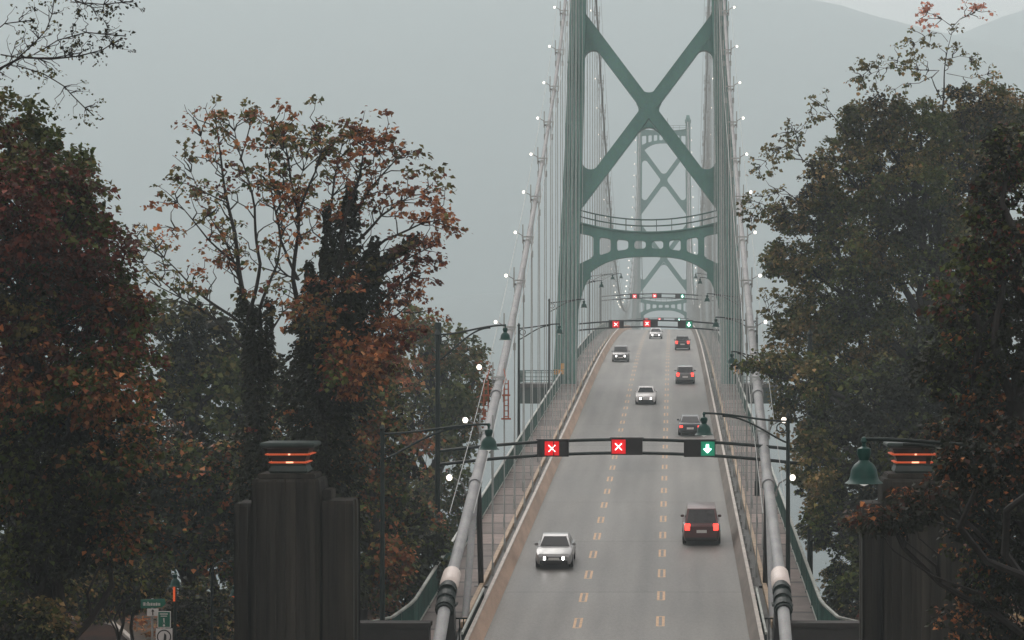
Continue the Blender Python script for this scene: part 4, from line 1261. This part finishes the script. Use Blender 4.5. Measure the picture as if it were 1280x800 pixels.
def lobed_tree(name, label, d, lobes, mix, base_px, seed, leaf=.22, rc=.55, per=26, dens=1.0, group=None, cat='tree', trunk_r=.32, ground=None, twigs=.3, thin=0.0, depth=1.0, split=None):
    """lobes: (px, py, rx px, rz px[, dd[, mix]]) at distance d; a trunk and limbs carry them."""
    bx = pxX(base_px, d)
    gz_ = float(land(bx, d)) - .2 if ground is None else ground
    o = thing(name, label, cat, (bx, d, gz_), group)
    Cs, As, Ss, Ts = [], [], [], []
    tr = MB()
    cents = []
    for lb in lobes:
        px, py, rx, rzp = lb[:4]
        dd = lb[4] if len(lb) > 4 else 0.0
        mx = lb[5] if len(lb) > 5 else mix
        D = d + dd
        c = np.array(P(px, py, D)); a, cz_ = rx * D / F, rzp * D / F
        b = (a + cz_) / 2 * depth
        area = 4 * math.pi * ((a * b) ** 1.6 + (a * cz_) ** 1.6 + (b * cz_) ** 1.6) ** (1 / 1.6) / 3 ** (1 / 1.6)
        n = max(8, int(dens * 1.25 * area / (math.pi * rc * rc * .55)))
        cc, dn = ellip(c, a, b, cz_, n)
        keep = fnoise(cc, .9, seed) > -.62 + thin
        cc, dn = cc[keep], dn[keep]
        C, A, S = clusters_to_leaves(cc, dn, per, rc, leaf)
        Cs.append(C); As.append(A); Ss.append(S); Ts.append(tints(C, mx, seed))
        cents.append((c, min(a, b, cz_), cc))
    C, A, S, T = map(np.concatenate, (Cs, As, Ss, Ts))
    zs = sorted([c[2] for c, _, _ in cents])
    top = np.array([bx + RNG.normal(0, .2), d, zs[int(len(zs) * .75)]])
    tp = limb((bx, d, gz_ - .3), top, 10, 0, .5)
    H = top[2] - gz_
    tr.tube(tp, [trunk_r * (1.25 - .9 * i / 10) * (1.25 if i == 0 else 1) for i in range(11)], 10)
    for c, r, cc in cents:
        t = np.clip((c[2] - gz_) / H - .28, .15, .92)
        p0 = tp[int(t * 10)]
        lp = limb(p0, c, 6, .05, .8)
        tr.tube(lp, [trunk_r * .45 * (1 - .12 * i) for i in range(7)], 7)
        for q in cc[RNG.uniform(0, 1, len(cc)) < twigs]:
            s0 = lp[RNG.integers(3, 7)]
            tr.tube(limb(s0, q, 4, .03, 1.0), [.055, .045, .032, .022, .012], 4, caps=False)
    tr.build('trunk', M['bark'], o)
    leaf_mesh('crown', C, A, S, T, o)
    return o

def branchy_tree(name, label, d, lines, mix, seed, leaf=.2, per=11, rc=.36, group=None, twig_every=.55, twig_len=(.7, 1.9), r0=.16, ground=None, start=.25, leafy=1.0, ivy=None, extra=None, bare_tip=.0, bark='bark', up=.5, tw=1.0):
    """lines: list of (points px, radius at foot, leaf density[, mix]) drawn limb by limb."""
    b0 = lines[0][0][0]
    bx = pxX(b0[0], d)
    gz_ = float(land(bx, d)) - .2 if ground is None else ground
    o = thing(name, label, 'tree', (bx, d, gz_), group)
    tr = MB()
    cc, dn, mm, wt = [], [], [], []
    for li, ln in enumerate(lines):
        pts, rad, ld = ln[:3]
        mx = ln[3] if len(ln) > 3 else mix
        dd0, dd1 = RNG.uniform(-.4, .4), RNG.uniform(-2.2, 2.2)
        W3 = []
        for i, (px, py) in enumerate(pts):
            t = i / max(1, len(pts) - 1)
            W3.append(np.array(P(px, py, d + dd1 * t if li else d + dd1 * .3 * t)))
        if li == 0: W3[0][2] = gz_
        # resample
        dense = []
        for a, b in zip(W3, W3[1:]):
            n = max(2, int(np.linalg.norm(b - a) / .35))
            dense += [a + (b - a) * i / n for i in range(n)]
        dense.append(W3[-1])
        n = len(dense)
        ph = RNG.uniform(0, 6, 2)
        dense = [p + np.array([math.sin(i * .7 + ph[0]), math.sin(i * .6 + ph[1]), 0]) * .05 for i, p in enumerate(dense)]
        tr.tube(dense, [max(.010, .72 * rad * (1 - .9 * i / n)) for i in range(n)], 8 if rad > .08 else 5)
        if ld <= 0: continue
        L = n * .35
        for k in range(int(L / twig_every * ld)):
            t = RNG.uniform(start, 1.0) ** .8
            i = min(n - 2, int(t * n))
            p = dense[i]; tan = dense[i + 1] - dense[i]; tan /= np.linalg.norm(tan) + 1e-9
            q = RNG.normal(0, 1, 3); q -= tan * (q @ tan); q /= np.linalg.norm(q)
            v = q * .8 + tan * .55; v[2] += up * .5; v /= np.linalg.norm(v)
            ln_ = RNG.uniform(*twig_len) * (1.15 - .55 * t)
            e = p + v * ln_
            tr.tube(limb(p, e, 4, .02, 1.2), [tw * q for q in (.030, .024, .018, .013, .008)], 4, caps=False)
            if RNG.uniform() < leafy * (1 - bare_tip * t):
                cc.append(e); dn.append(v); mm.append(mx)
                if ln_ > 1.0:
                    cc.append(p + v * ln_ * .62 + RNG.normal(0, .12, 3)); dn.append(v); mm.append(mx)
        if RNG.uniform() < leafy * (1 - bare_tip):
            cc.append(dense[-1]); dn.append(np.array([0, 0, 1.])); mm.append(mx)
    tr.build('trunk', M[bark], o)
    Cs, As, Ss, Ts = [], [], [], []
    groups = {}
    for c, n_, m_ in zip(cc, dn, mm): groups.setdefault(str(m_), ([], [], m_)); groups[str(m_)][0].append(c); groups[str(m_)][1].append(n_)
    for c, n_, m_ in groups.values():
        C, A, S = clusters_to_leaves(np.array(c), np.array(n_), per, rc, leaf, .45, .4)
        Cs.append(C); As.append(A); Ss.append(S); Ts.append(tints(C, m_, seed, 1.3))
    if extra:
        for (px, py, rx, rzp, dd, mx, dens) in extra:
            c = np.array(P(px, py, d + dd)); a, cz_ = rx * d / F, rzp * d / F
            k, dn_ = ellip(c, a, (a + cz_) / 2, cz_, int(dens), .6)
            C, A, S = clusters_to_leaves(k, dn_, per, rc, leaf, .45, .45)
            Cs.append(C); As.append(A); Ss.append(S); Ts.append(tints(C, mx, seed, 1.3))
            for q in k[::3]:
                tr2 = limb(c, q, 4, .02, 1.0)
    leaf_mesh('crown', *map(np.concatenate, (Cs, As, Ss, Ts)), o)
    if ivy:
        Cs, As = [], []
        for pts, rads in ivy:
            W3 = [np.array(P(px, py, d)) for px, py in pts]
            for (a, b), (ra, rb) in zip(zip(W3, W3[1:]), zip(rads, rads[1:])):
                L = np.linalg.norm(b - a); ra_, rb_ = ra * d / F, rb * d / F
                n = int(L * (ra_ + rb_) * 620)
                t = RNG.uniform(0, 1, (n, 1)); an = RNG.uniform(0, 6.283, n)
                r = (ra_ + (rb_ - ra_) * t[:, 0]) * RNG.uniform(.45, 1.12, n) * (1 + .28 * np.sin(t[:, 0] * L * 3.1 + an * 2))
                p = a + (b - a) * t + np.stack([np.cos(an) * r, np.sin(an) * r, RNG.normal(0, .08, n)], 1)
                Cs.append(p); As.append(np.stack([np.cos(an), np.sin(an), RNG.normal(-.7, .4, n)], 1))
        C, A = np.concatenate(Cs), np.concatenate(As)
        leaf_mesh('ivy', C, A, RNG.uniform(.10, .19, len(C)), tints(C, [('d', 1)], 2.2), o)
    return o

MIXR = [('r', .58), ('g', .2), ('n', .12), ('d', .1)]
MIXG = [('g', .6), ('o', .25), ('d', .15)]
MIXB = [('d', .55), ('g', .35), ('n', .10)]

# far-left maple, green on top and deep red through the middle
TG = [('g', .55), ('o', .3), ('r', .15)]
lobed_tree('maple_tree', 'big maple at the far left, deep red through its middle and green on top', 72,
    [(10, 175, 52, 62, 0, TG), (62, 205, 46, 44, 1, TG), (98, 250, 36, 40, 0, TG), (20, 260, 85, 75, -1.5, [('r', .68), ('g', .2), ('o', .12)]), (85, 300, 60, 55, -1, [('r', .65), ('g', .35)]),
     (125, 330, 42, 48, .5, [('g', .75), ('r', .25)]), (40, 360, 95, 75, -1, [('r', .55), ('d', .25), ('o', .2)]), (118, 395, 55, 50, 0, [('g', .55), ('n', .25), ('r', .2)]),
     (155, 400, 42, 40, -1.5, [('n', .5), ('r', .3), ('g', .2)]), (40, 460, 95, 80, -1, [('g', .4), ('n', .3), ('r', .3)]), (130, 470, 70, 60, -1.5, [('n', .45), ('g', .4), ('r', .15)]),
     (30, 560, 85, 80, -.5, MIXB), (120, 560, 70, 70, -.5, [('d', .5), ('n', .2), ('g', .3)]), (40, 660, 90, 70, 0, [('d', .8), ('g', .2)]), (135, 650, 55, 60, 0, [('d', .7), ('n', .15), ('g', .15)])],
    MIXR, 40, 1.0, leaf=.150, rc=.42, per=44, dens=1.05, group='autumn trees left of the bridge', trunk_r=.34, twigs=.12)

# ivy-clad maples, thin leafy tops against the mist
W1 = [('n', .30), ('o', .38), ('g', .16), ('y', .08), ('r', .08)]
L1 = [([(330, 900), (326, 600), (322, 470), (318, 380)], .34, .15), ([(322, 470), (312, 400), (298, 330), (285, 250), (272, 180), (268, 140)], .16, 1.0),
      ([(318, 400), (300, 350), (280, 300), (258, 260)], .09, 1.0), ([(310, 400), (325, 330), (318, 260), (300, 190), (292, 150)], .10, 1.0),
      ([(296, 330), (262, 300), (228, 262), (212, 244)], .06, .9), ([(316, 420), (290, 395), (240, 360), (205, 322), (188, 300)], .09, 1.0), ([(312, 440), (262, 395), (225, 372), (176, 345)], .08, .8),
      ([(322, 400), (345, 330), (352, 280), (350, 230)], .09, .9), ([(286, 255), (248, 235), (232, 205)], .04, .8), ([(280, 220), (262, 200), (245, 160)], .03, .7), ([(272, 262), (230, 290), (206, 282)], .04, .8),
      ([(205, 322), (175, 305), (152, 292)], .04, .8), ([(225, 372), (190, 340), (170, 318)], .04, .7), ([(300, 200), (310, 172), (318, 150)], .03, .5), ([(330, 430), (352, 390), (380, 370)], .07, .9)]
branchy_tree('maple_tree', 'slender leaning maple with thin olive and orange leaves, left of the ivy-covered one', 90, L1, W1, 3.3, leaf=.155, per=15, rc=.38, group='autumn trees left of the bridge', bare_tip=.22, leafy=.9, twig_every=.36,
    ivy=[([(322, 700), (322, 560), (320, 470), (320, 385)], (26, 22, 17, 6)), ([(322, 470), (308, 410), (300, 360)], (12, 8, 4)), ([(336, 470), (336, 375)], (8, 5))])
W2 = [('n', .48), ('r', .18), ('o', .34)]
W3_ = [('n', .5), ('r', .4), ('o', .1)]
L2 = [([(405, 900), (402, 620), (404, 480), (412, 380), (428, 300), (440, 240)], .42, .15), ([(400, 520), (378, 430), (368, 350), (372, 270), (362, 200), (348, 155)], .17, 1.1, W1), ([(375, 350), (350, 300), (340, 250), (338, 200), (345, 165)], .08, 1.0, W1),
      ([(372, 270), (395, 215), (402, 180), (385, 165)], .07, 1.1, W1), ([(412, 390), (402, 330), (412, 260), (425, 200), (432, 165)], .12, 1.1, W2), ([(425, 300), (440, 250), (452, 200), (460, 165)], .10, 1.1, W2),
      ([(435, 280), (468, 232), (490, 205), (498, 192)], .08, 1.0, W2), ([(430, 320), (475, 270), (515, 245), (545, 240)], .09, 1.1, W2), ([(425, 350), (480, 300), (525, 280), (562, 272)], .10, 1.15, W2),
      ([(425, 380), (480, 340), (515, 320), (548, 305)], .10, 1.1, W3_), ([(420, 410), (470, 380), (505, 350), (532, 340)], .09, 1.1, W3_), ([(416, 440), (465, 415), (500, 390), (520, 372)], .09, 1.1, W3_),
      ([(414, 470), (455, 440), (490, 425), (505, 405)], .09, 1.1, W3_), ([(470, 232), (480, 200), (470, 180)], .03, .8, W2), ([(372, 350), (345, 340), (330, 310)], .05, .8, W1), ([(395, 430), (420, 370), (450, 345)], .07, 1.0, W2),
      ([(380, 300), (355, 250), (352, 215)], .05, .9, W1), ([(360, 200), (345, 175), (336, 150)], .03, 1.0, W1), ([(370, 240), (385, 200), (372, 172)], .03, 1.0, W1)]
branchy_tree('maple_tree', 'broad maple with a dark ivy-covered trunk and orange leaves reaching right', 88, L2, W2, 4.1, leaf=.165, per=17, rc=.40, group='autumn trees left of the bridge', leafy=.97, twig_every=.30,
    ivy=[([(404, 760), (402, 600), (404, 480), (412, 395), (428, 310), (440, 235)], (44, 44, 46, 40, 20, 7)), ([(400, 470), (392, 400), (386, 330)], (26, 18, 5)), ([(420, 430), (448, 360), (470, 300)], (22, 20, 6)),
         ([(455, 350), (490, 318), (520, 300)], (14, 10, 4)), ([(412, 330), (408, 260)], (10, 4)), ([(430, 450), (462, 400), (468, 330)], (18, 16, 8))],
    extra=[(440, 455, 42, 42, -1.8, [('n', .6), ('r', .25), ('g', .15)], 90), (392, 395, 34, 30, -1.6, [('n', .4), ('o', .3), ('d', .3)], 45), (480, 430, 30, 38, -.8, W3_, 60)])

lobed_tree('maple_tree', 'orange and green leafed tree behind the low left lamp post, under the ivy-covered maple', 113,
    [(455, 470, 50, 50), (420, 535, 60, 55), (475, 540, 42, 60), (450, 620, 50, 55), (490, 610, 30, 50, 1), (400, 610, 50, 55, 1), (460, 700, 50, 60), (500, 690, 26, 50, 1)],
    [('n', .24), ('o', .18), ('g', .28), ('d', .3)], 452, 5.5, leaf=.21, rc=.46, per=24, group='autumn trees left of the bridge', twigs=.15)
lobed_tree('broadleaf_tree', 'tall olive green tree standing behind the tall left gantry post', 172,
    [(520, 412, 30, 28), (548, 430, 34, 30), (505, 455, 40, 45), (578, 440, 26, 26, 2), (565, 480, 42, 42), (595, 470, 20, 32, 3), (530, 520, 60, 55), (585, 535, 24, 40, 1), (540, 600, 50, 60), (500, 640, 50, 60), (560, 660, 26, 40, 2)],
    [('g', .5), ('o', .38), ('n', .12)], 535, 6.1, leaf=.30, rc=.75, per=24, dens=.95, group='dark trees left of the bridge', trunk_r=.45, twigs=.2)
lobed_tree('broadleaf_tree', 'dull green tree whose crown fills the gap between red maple and slender maple', 125,
    [(205, 400, 40, 34), (240, 425, 48, 45), (275, 450, 48, 50), (210, 470, 55, 55), (300, 425, 30, 40, 2), (250, 530, 70, 70), (190, 560, 50, 60), (320, 510, 50, 70, 3), (250, 630, 80, 70), (330, 620, 60, 80, 3)],
    [('g', .5), ('o', .2), ('d', .3)], 240, 6.9, leaf=.26, rc=.62, per=24, group='dark trees left of the bridge', trunk_r=.4, twigs=.15)
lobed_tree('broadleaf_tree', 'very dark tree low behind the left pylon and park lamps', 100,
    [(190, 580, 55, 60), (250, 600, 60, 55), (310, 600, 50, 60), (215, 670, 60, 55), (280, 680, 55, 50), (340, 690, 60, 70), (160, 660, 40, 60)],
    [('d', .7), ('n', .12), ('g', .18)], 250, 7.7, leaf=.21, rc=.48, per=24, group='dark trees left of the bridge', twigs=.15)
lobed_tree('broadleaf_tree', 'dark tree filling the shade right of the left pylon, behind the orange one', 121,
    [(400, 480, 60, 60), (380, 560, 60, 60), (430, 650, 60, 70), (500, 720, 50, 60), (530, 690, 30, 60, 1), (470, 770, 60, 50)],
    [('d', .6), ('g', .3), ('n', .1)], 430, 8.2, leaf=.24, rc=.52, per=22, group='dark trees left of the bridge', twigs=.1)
for k, (px, py, rx, rzp, d, lab) in enumerate([(250, 765, 45, 42, 93, 'rounded dark bush below the two small park lamps'), (90, 735, 75, 38, 104, 'low grey-green bush above the curved kerb at the left'), (170, 720, 45, 45, 99, 'dark bush behind the green street name blade'),
                                               (8, 735, 40, 45, 97, 'dark bush in the bottom left corner'), (60, 715, 50, 40, 84, 'dark bush at the foot of the far-left maple'), (140, 715, 40, 36, 88, 'small dark bush under the edge of the far-left maple'), (30, 775, 60, 30, 69, 'dark bush hiding the trunk of the far-left maple')]):
    lobed_tree('bush', lab, d, [(px, py, rx, rzp), (px + rx * .5, py + 12, rx * .6, rzp * .7, -1), (px - rx * .5, py + 10, rx * .6, rzp * .7, .5)], [('d', .5), ('g', .25), ('o', .15), ('y', .1)], px, 9 + k, leaf=.15, rc=.34, per=22, cat='bush', group='bushes at the lower left', trunk_r=.08, twigs=.2)

# bare overhanging branch, top left
LB = [([(-190, 1900), (-170, 700), (-120, 250), (-60, 130)], .22, 0), ([(-90, 190), (-40, 115), (0, 88), (30, 72), (60, 74), (95, 70), (130, 62), (155, 48)], .045, 1.2), ([(10, 85), (35, 60), (55, 38), (66, 18), (74, -15)], .022, 1.0), ([(0, 68), (30, 72), (70, 72), (100, 66)], .018, 1.2), 
      ([(20, 82), (50, 92), (80, 108), (100, 125), (120, 145)], .016, 1.0), ([(-30, 60), (10, 30), (45, 25)], .02, .9), ([(60, -40), (90, 0), (118, 10), (125, 20)], .025, .6), ([(85, 2), (130, 6), (170, 2)], .015, 1.2), ([(40, 68), (70, 50), (110, 40), (160, 45)], .014, 1.6)]
branchy_tree('tree', 'almost bare branch with tiny dark leaves reaching in at the top left corner', 46, LB, [('d', .5), ('o', .3), ('g', .2)], 5.0, leaf=.055, per=7, rc=.15, twig_every=.16, twig_len=(.2, .6), leafy=.85, group=None, ground=55.0, start=.05, tw=.32)

# right side: the big dark green alder with its open leader on top
TGr = [('g', .36), ('o', .42), ('y', .08), ('d', .14)]
lobed_tree('alder_tree', 'huge dark green alder right of the bridge, crown spilling over the walkway', 140,
    [(1100, 150, 45, 34, 0, TGr), (1150, 165, 45, 42, 0, TGr), (1070, 165, 30, 32, 1, TGr), (1205, 150, 45, 40, 1, TGr), (1055, 215, 46, 44, 0, TGr), (1120, 225, 60, 55, -1, TGr), (1020, 262, 42, 34, 0, TGr), (1190, 230, 60, 60, 1, TGr), (985, 265, 22, 20, .5, TGr),
     (1080, 300, 70, 55, -1), (1005, 318, 42, 36, 0), (975, 325, 22, 24, 0), (1000, 385, 36, 36, 0), (1150, 320, 70, 70, 0), (1055, 390, 60, 55, -1), (985, 425, 24, 26, .5), (1000, 460, 38, 36, -.5), (962, 452, 26, 14, -12), (935, 455, 14, 7, -13),
     (1090, 440, 75, 65, -1), (1020, 520, 46, 44, 0), (985, 500, 18, 16, 0), (1085, 540, 70, 65, -.5), (1020, 585, 34, 36, 1), (1050, 625, 42, 40, 1), (1022, 660, 18, 24, 1.5), (1075, 690, 40, 50, 2), (1050, 740, 24, 36, 2), (1150, 440, 60, 70, 1), (1160, 560, 70, 70, 2), (1230, 330, 60, 70, 2), (1240, 200, 45, 55, 2, TGr), (1235, 145, 40, 40, 2, TGr), (1270, 160, 30, 45, 1, TGr), (1018, 470, 20, 40, -17), (1024, 560, 22, 52, -17), (1030, 640, 20, 40, -17)],
    [('d', .26), ('g', .42), ('o', .28), ('y', .04)], 1165, 12.4, leaf=.195, rc=.56, per=44, dens=1.15, group='trees right of the bridge', trunk_r=.45, twigs=.12, thin=.16)
LR = [([(1172, 900), (1175, 400), (1177, 180), (1177, 135)], .20, 0), ([(1177, 140), (1180, 107), (1184, 62), (1190, 34)], .075, .45), ([(1190, 34), (1178, 24), (1168, 18), (1150, 14)], .03, 1.3, [('s', 1)]), ([(1190, 36), (1200, 24), (1212, 18), (1226, 8)], .03, 1.3, [('s', 1)]), 
      ([(1176, 125), (1168, 108), (1165, 96), (1150, 104), (1128, 105), (1108, 118)], .05, .3), ([(1165, 98), (1174, 88), (1160, 88), (1135, 86), (1110, 84), (1090, 92), (1070, 98)], .04, 1.5), ([(1182, 75), (1200, 70), (1222, 74)], .03, 1.5), ([(1182, 92), (1215, 98), (1245, 90)], .025, .7), 
      ([(1184, 52), (1176, 42), (1166, 40), (1148, 52), (1138, 56)], .02, 1.0), ([(1150, 100), (1130, 80), (1112, 72)], .02, 1.0), ([(1120, 86), (1090, 84), (1072, 98)], .02, 1.2),
      ([(1060, 170), (1035, 138), (1020, 128), (1012, 140)], .05, .9), ([(1030, 220), (1003, 200), (996, 190), (985, 180), (965, 195), (942, 215)], .05, 1.7), ([(1000, 195), (992, 160), (985, 168)], .03, 1.2), ([(1010, 262), (980, 238), (955, 246), (935, 275)], .04, 1.7), ([(1000, 280), (965, 260), (945, 262), (930, 245)], .03, 1.2),
      ([(1230, 160), (1258, 130), (1275, 120)], .04, 1.0), ([(975, 420), (962, 395), (955, 370)], .03, .8), ([(1000, 370), (968, 378), (955, 395)], .03, 1.0)]
branchy_tree('alder_tree', 'thin leggy leader above the right-hand crown with salmon pink leaves at its tip', 139, LR, [('o', .6), ('g', .3), ('y', .1)], 6.2, leaf=.19, per=10, rc=.34, twig_every=.28, twig_len=(.4, 1.2), leafy=.95, group='trees right of the bridge', start=.2, up=.2)

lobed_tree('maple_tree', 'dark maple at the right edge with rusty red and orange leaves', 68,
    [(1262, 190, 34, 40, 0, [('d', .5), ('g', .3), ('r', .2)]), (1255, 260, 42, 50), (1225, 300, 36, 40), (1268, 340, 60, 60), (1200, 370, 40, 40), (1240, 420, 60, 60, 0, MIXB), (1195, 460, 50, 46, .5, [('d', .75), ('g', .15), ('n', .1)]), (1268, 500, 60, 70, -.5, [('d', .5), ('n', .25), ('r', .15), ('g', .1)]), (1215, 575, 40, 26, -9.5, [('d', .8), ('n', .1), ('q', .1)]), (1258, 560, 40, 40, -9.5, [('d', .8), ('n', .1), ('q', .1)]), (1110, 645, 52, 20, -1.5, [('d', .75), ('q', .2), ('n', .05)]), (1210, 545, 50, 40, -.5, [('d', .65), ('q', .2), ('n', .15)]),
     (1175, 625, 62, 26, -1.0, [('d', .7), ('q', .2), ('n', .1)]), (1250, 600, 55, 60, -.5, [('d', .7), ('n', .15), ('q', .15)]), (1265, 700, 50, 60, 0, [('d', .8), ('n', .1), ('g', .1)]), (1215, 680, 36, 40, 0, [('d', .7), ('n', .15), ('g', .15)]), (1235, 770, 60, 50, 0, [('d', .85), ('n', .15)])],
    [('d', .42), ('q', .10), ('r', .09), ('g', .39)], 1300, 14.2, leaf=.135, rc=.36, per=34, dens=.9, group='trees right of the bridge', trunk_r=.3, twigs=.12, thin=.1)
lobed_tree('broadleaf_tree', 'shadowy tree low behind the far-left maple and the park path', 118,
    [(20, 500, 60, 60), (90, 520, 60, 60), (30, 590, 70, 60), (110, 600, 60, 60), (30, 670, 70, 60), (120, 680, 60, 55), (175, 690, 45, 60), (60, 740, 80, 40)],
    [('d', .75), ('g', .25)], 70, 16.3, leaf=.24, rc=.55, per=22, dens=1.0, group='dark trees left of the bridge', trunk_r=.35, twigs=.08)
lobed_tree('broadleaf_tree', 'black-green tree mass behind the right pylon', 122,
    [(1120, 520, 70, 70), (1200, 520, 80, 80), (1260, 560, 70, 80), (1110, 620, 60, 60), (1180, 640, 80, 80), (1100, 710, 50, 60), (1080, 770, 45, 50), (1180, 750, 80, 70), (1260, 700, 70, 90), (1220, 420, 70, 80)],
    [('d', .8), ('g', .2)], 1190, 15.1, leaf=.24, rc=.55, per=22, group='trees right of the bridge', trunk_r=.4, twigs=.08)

# ground litter and low growth
n = 60000
X = np.concatenate([RNG.uniform(-42, -9.5, n // 2), RNG.uniform(9.5, 34, n // 2)]); Y = RNG.uniform(58, 135, n)
ok = ~((X > -30) & (X < -17.6) & (Y > 96) & (Y < 111) & (X < -17.0 - (Y - 102) * .38))
X, Y = X[ok], Y[ok]
C = np.stack([X, Y, land(X, Y) + RNG.uniform(.03, .16, len(X))], 1)
A = RNG.normal(0, 1, (len(X), 3)); A[:, 2] *= .3
g = leaf_mesh('fallen_leaves', C, A, RNG.uniform(.12, .26, len(X)), tints(C, [('n', .35), ('y', .2), ('d', .25), ('r', .2)], 1.1, 4.0), None)
tag(g, 'fallen orange and brown leaves on the ground beside the road', 'fallen leaves', kind='stuff')

# unseen park forest beside and behind, added to shade tree fronts and pylons
n = 52000
parts = [(-70, -26, -70, 62, .36), (26, 70, -70, 62, .36), (-70, 70, -95, -45, .28)]
CC = []
for x0, x1, y0, y1, f in parts:
    k = int(n * f)
    p = np.stack([RNG.uniform(x0, x1, k), RNG.uniform(y0, y1, k), RNG.uniform(0, 1, k) ** .8], 1)
    H = 30 + 7 * fnoise(np.stack([p[:, 0], p[:, 1], p[:, 0] * 0], 1), 7.0, 2.0)
    p[:, 2] = land(p[:, 0], p[:, 1]) + .5 + p[:, 2] * H
    CC.append(p[fnoise(p, 3.2, 1.0) > -.25])
C = np.concatenate(CC)
A = RNG.normal(0, 1, (len(C), 3)); A[:, 2] -= .4
g = leaf_mesh('forest', C, A, RNG.uniform(.9, 2.0, len(C)), tints(C, [('d', .6), ('g', .4)], 3.1, 6.0), None)
tag(g, 'dark unseen park forest added behind the viewer to shade the trees ahead', 'forest', kind='stuff')

# ---------------------------------------------------------------- haze, sky, light, camera
HAZE_DENSITY = 0.0005
mb = MB(); mb.box(-3400, 3400, -300, 5500, -17, 790)
hz = mb.build('haze', bpy.data.materials.new('haze'), smooth=False)
hm = hz.data.materials[0]; hm.use_nodes = True
nt = hm.node_tree
for n_ in list(nt.nodes):
    if n_.type == 'BSDF_PRINCIPLED': nt.nodes.remove(n_)
pv = nt.nodes.new('ShaderNodeVolumePrincipled')
pv.inputs['Color'].default_value = (.785, .925, .958, 1)
pv.inputs['Density'].default_value = HAZE_DENSITY
pv.inputs['Anisotropy'].default_value = 0.25
nt.links.new(pv.outputs['Volume'], nt.nodes['Material Output'].inputs['Volume'])
tag(hz, 'grey evening mist over the inlet', 'haze', kind='stuff')

w = bpy.data.worlds.new('World'); SC.world = w; w.use_nodes = True
nt = w.node_tree; bg = nt.nodes['Background']
sky = nt.nodes.new('ShaderNodeTexSky'); sky.sky_type = 'NISHITA'; sky.sun_disc = False
SUN_EL, SUN_ROT = math.radians(42), math.radians(-20)
sky.sun_elevation = SUN_EL; sky.sun_rotation = SUN_ROT
sky.air_density = 1.0; sky.dust_density = 4.0; sky.ozone_density = 1.0
hs = nt.nodes.new('ShaderNodeHueSaturation'); hs.inputs['Saturation'].default_value = .25
mx = nt.nodes.new('ShaderNodeMix'); mx.data_type = 'RGBA'; mx.inputs['Factor'].default_value = .65
mx.inputs['B'].default_value = (7.2, 6.0, 5.65, 1)
nt.links.new(sky.outputs['Color'], hs.inputs['Color']); nt.links.new(hs.outputs['Color'], mx.inputs['A'])
nt.links.new(mx.outputs['Result'], bg.inputs['Color']); bg.inputs['Strength'].default_value = .10

sl = bpy.data.lights.new('sun', 'SUN'); sl.energy = .6; sl.angle = math.radians(40); sl.color = (1, .95, .9)
so = bpy.data.objects.new('sun', sl); COL.objects.link(so)
# the sky's sun direction: rotation is measured from +Y towards +X
dv = Vector((math.sin(SUN_ROT) * math.cos(SUN_EL), math.cos(SUN_ROT) * math.cos(SUN_EL), math.sin(SUN_EL)))
so.rotation_euler = dv.to_track_quat('Z', 'Y').to_euler(); so.location = (0, 0, 400)

cam = bpy.data.cameras.new('camera'); co = bpy.data.objects.new('camera', cam); COL.objects.link(co)
co.location = (CX, 0, ZC); co.rotation_euler = (math.radians(90), 0, 0)
cam.sensor_width = 36; cam.lens = 36 * F / 1280
cam.shift_x = -200 / 1280; cam.shift_y = 25 / 1280
cam.clip_start = .5; cam.clip_end = 20000
SC.camera = co

SC.render.engine = 'CYCLES'
cy = SC.cycles
cy.use_denoising = True
try: cy.denoiser = 'OPENIMAGEDENOISE'
except Exception: pass
cy.max_bounces = 6; cy.diffuse_bounces = 3; cy.glossy_bounces = 2; cy.transmission_bounces = 3; cy.volume_bounces = 1; cy.transparent_max_bounces = 4
cy.sample_clamp_indirect = 6
SC.view_settings.view_transform = 'Standard'; SC.view_settings.look = 'None'
SC.view_settings.exposure = 1.0; SC.view_settings.gamma = 1
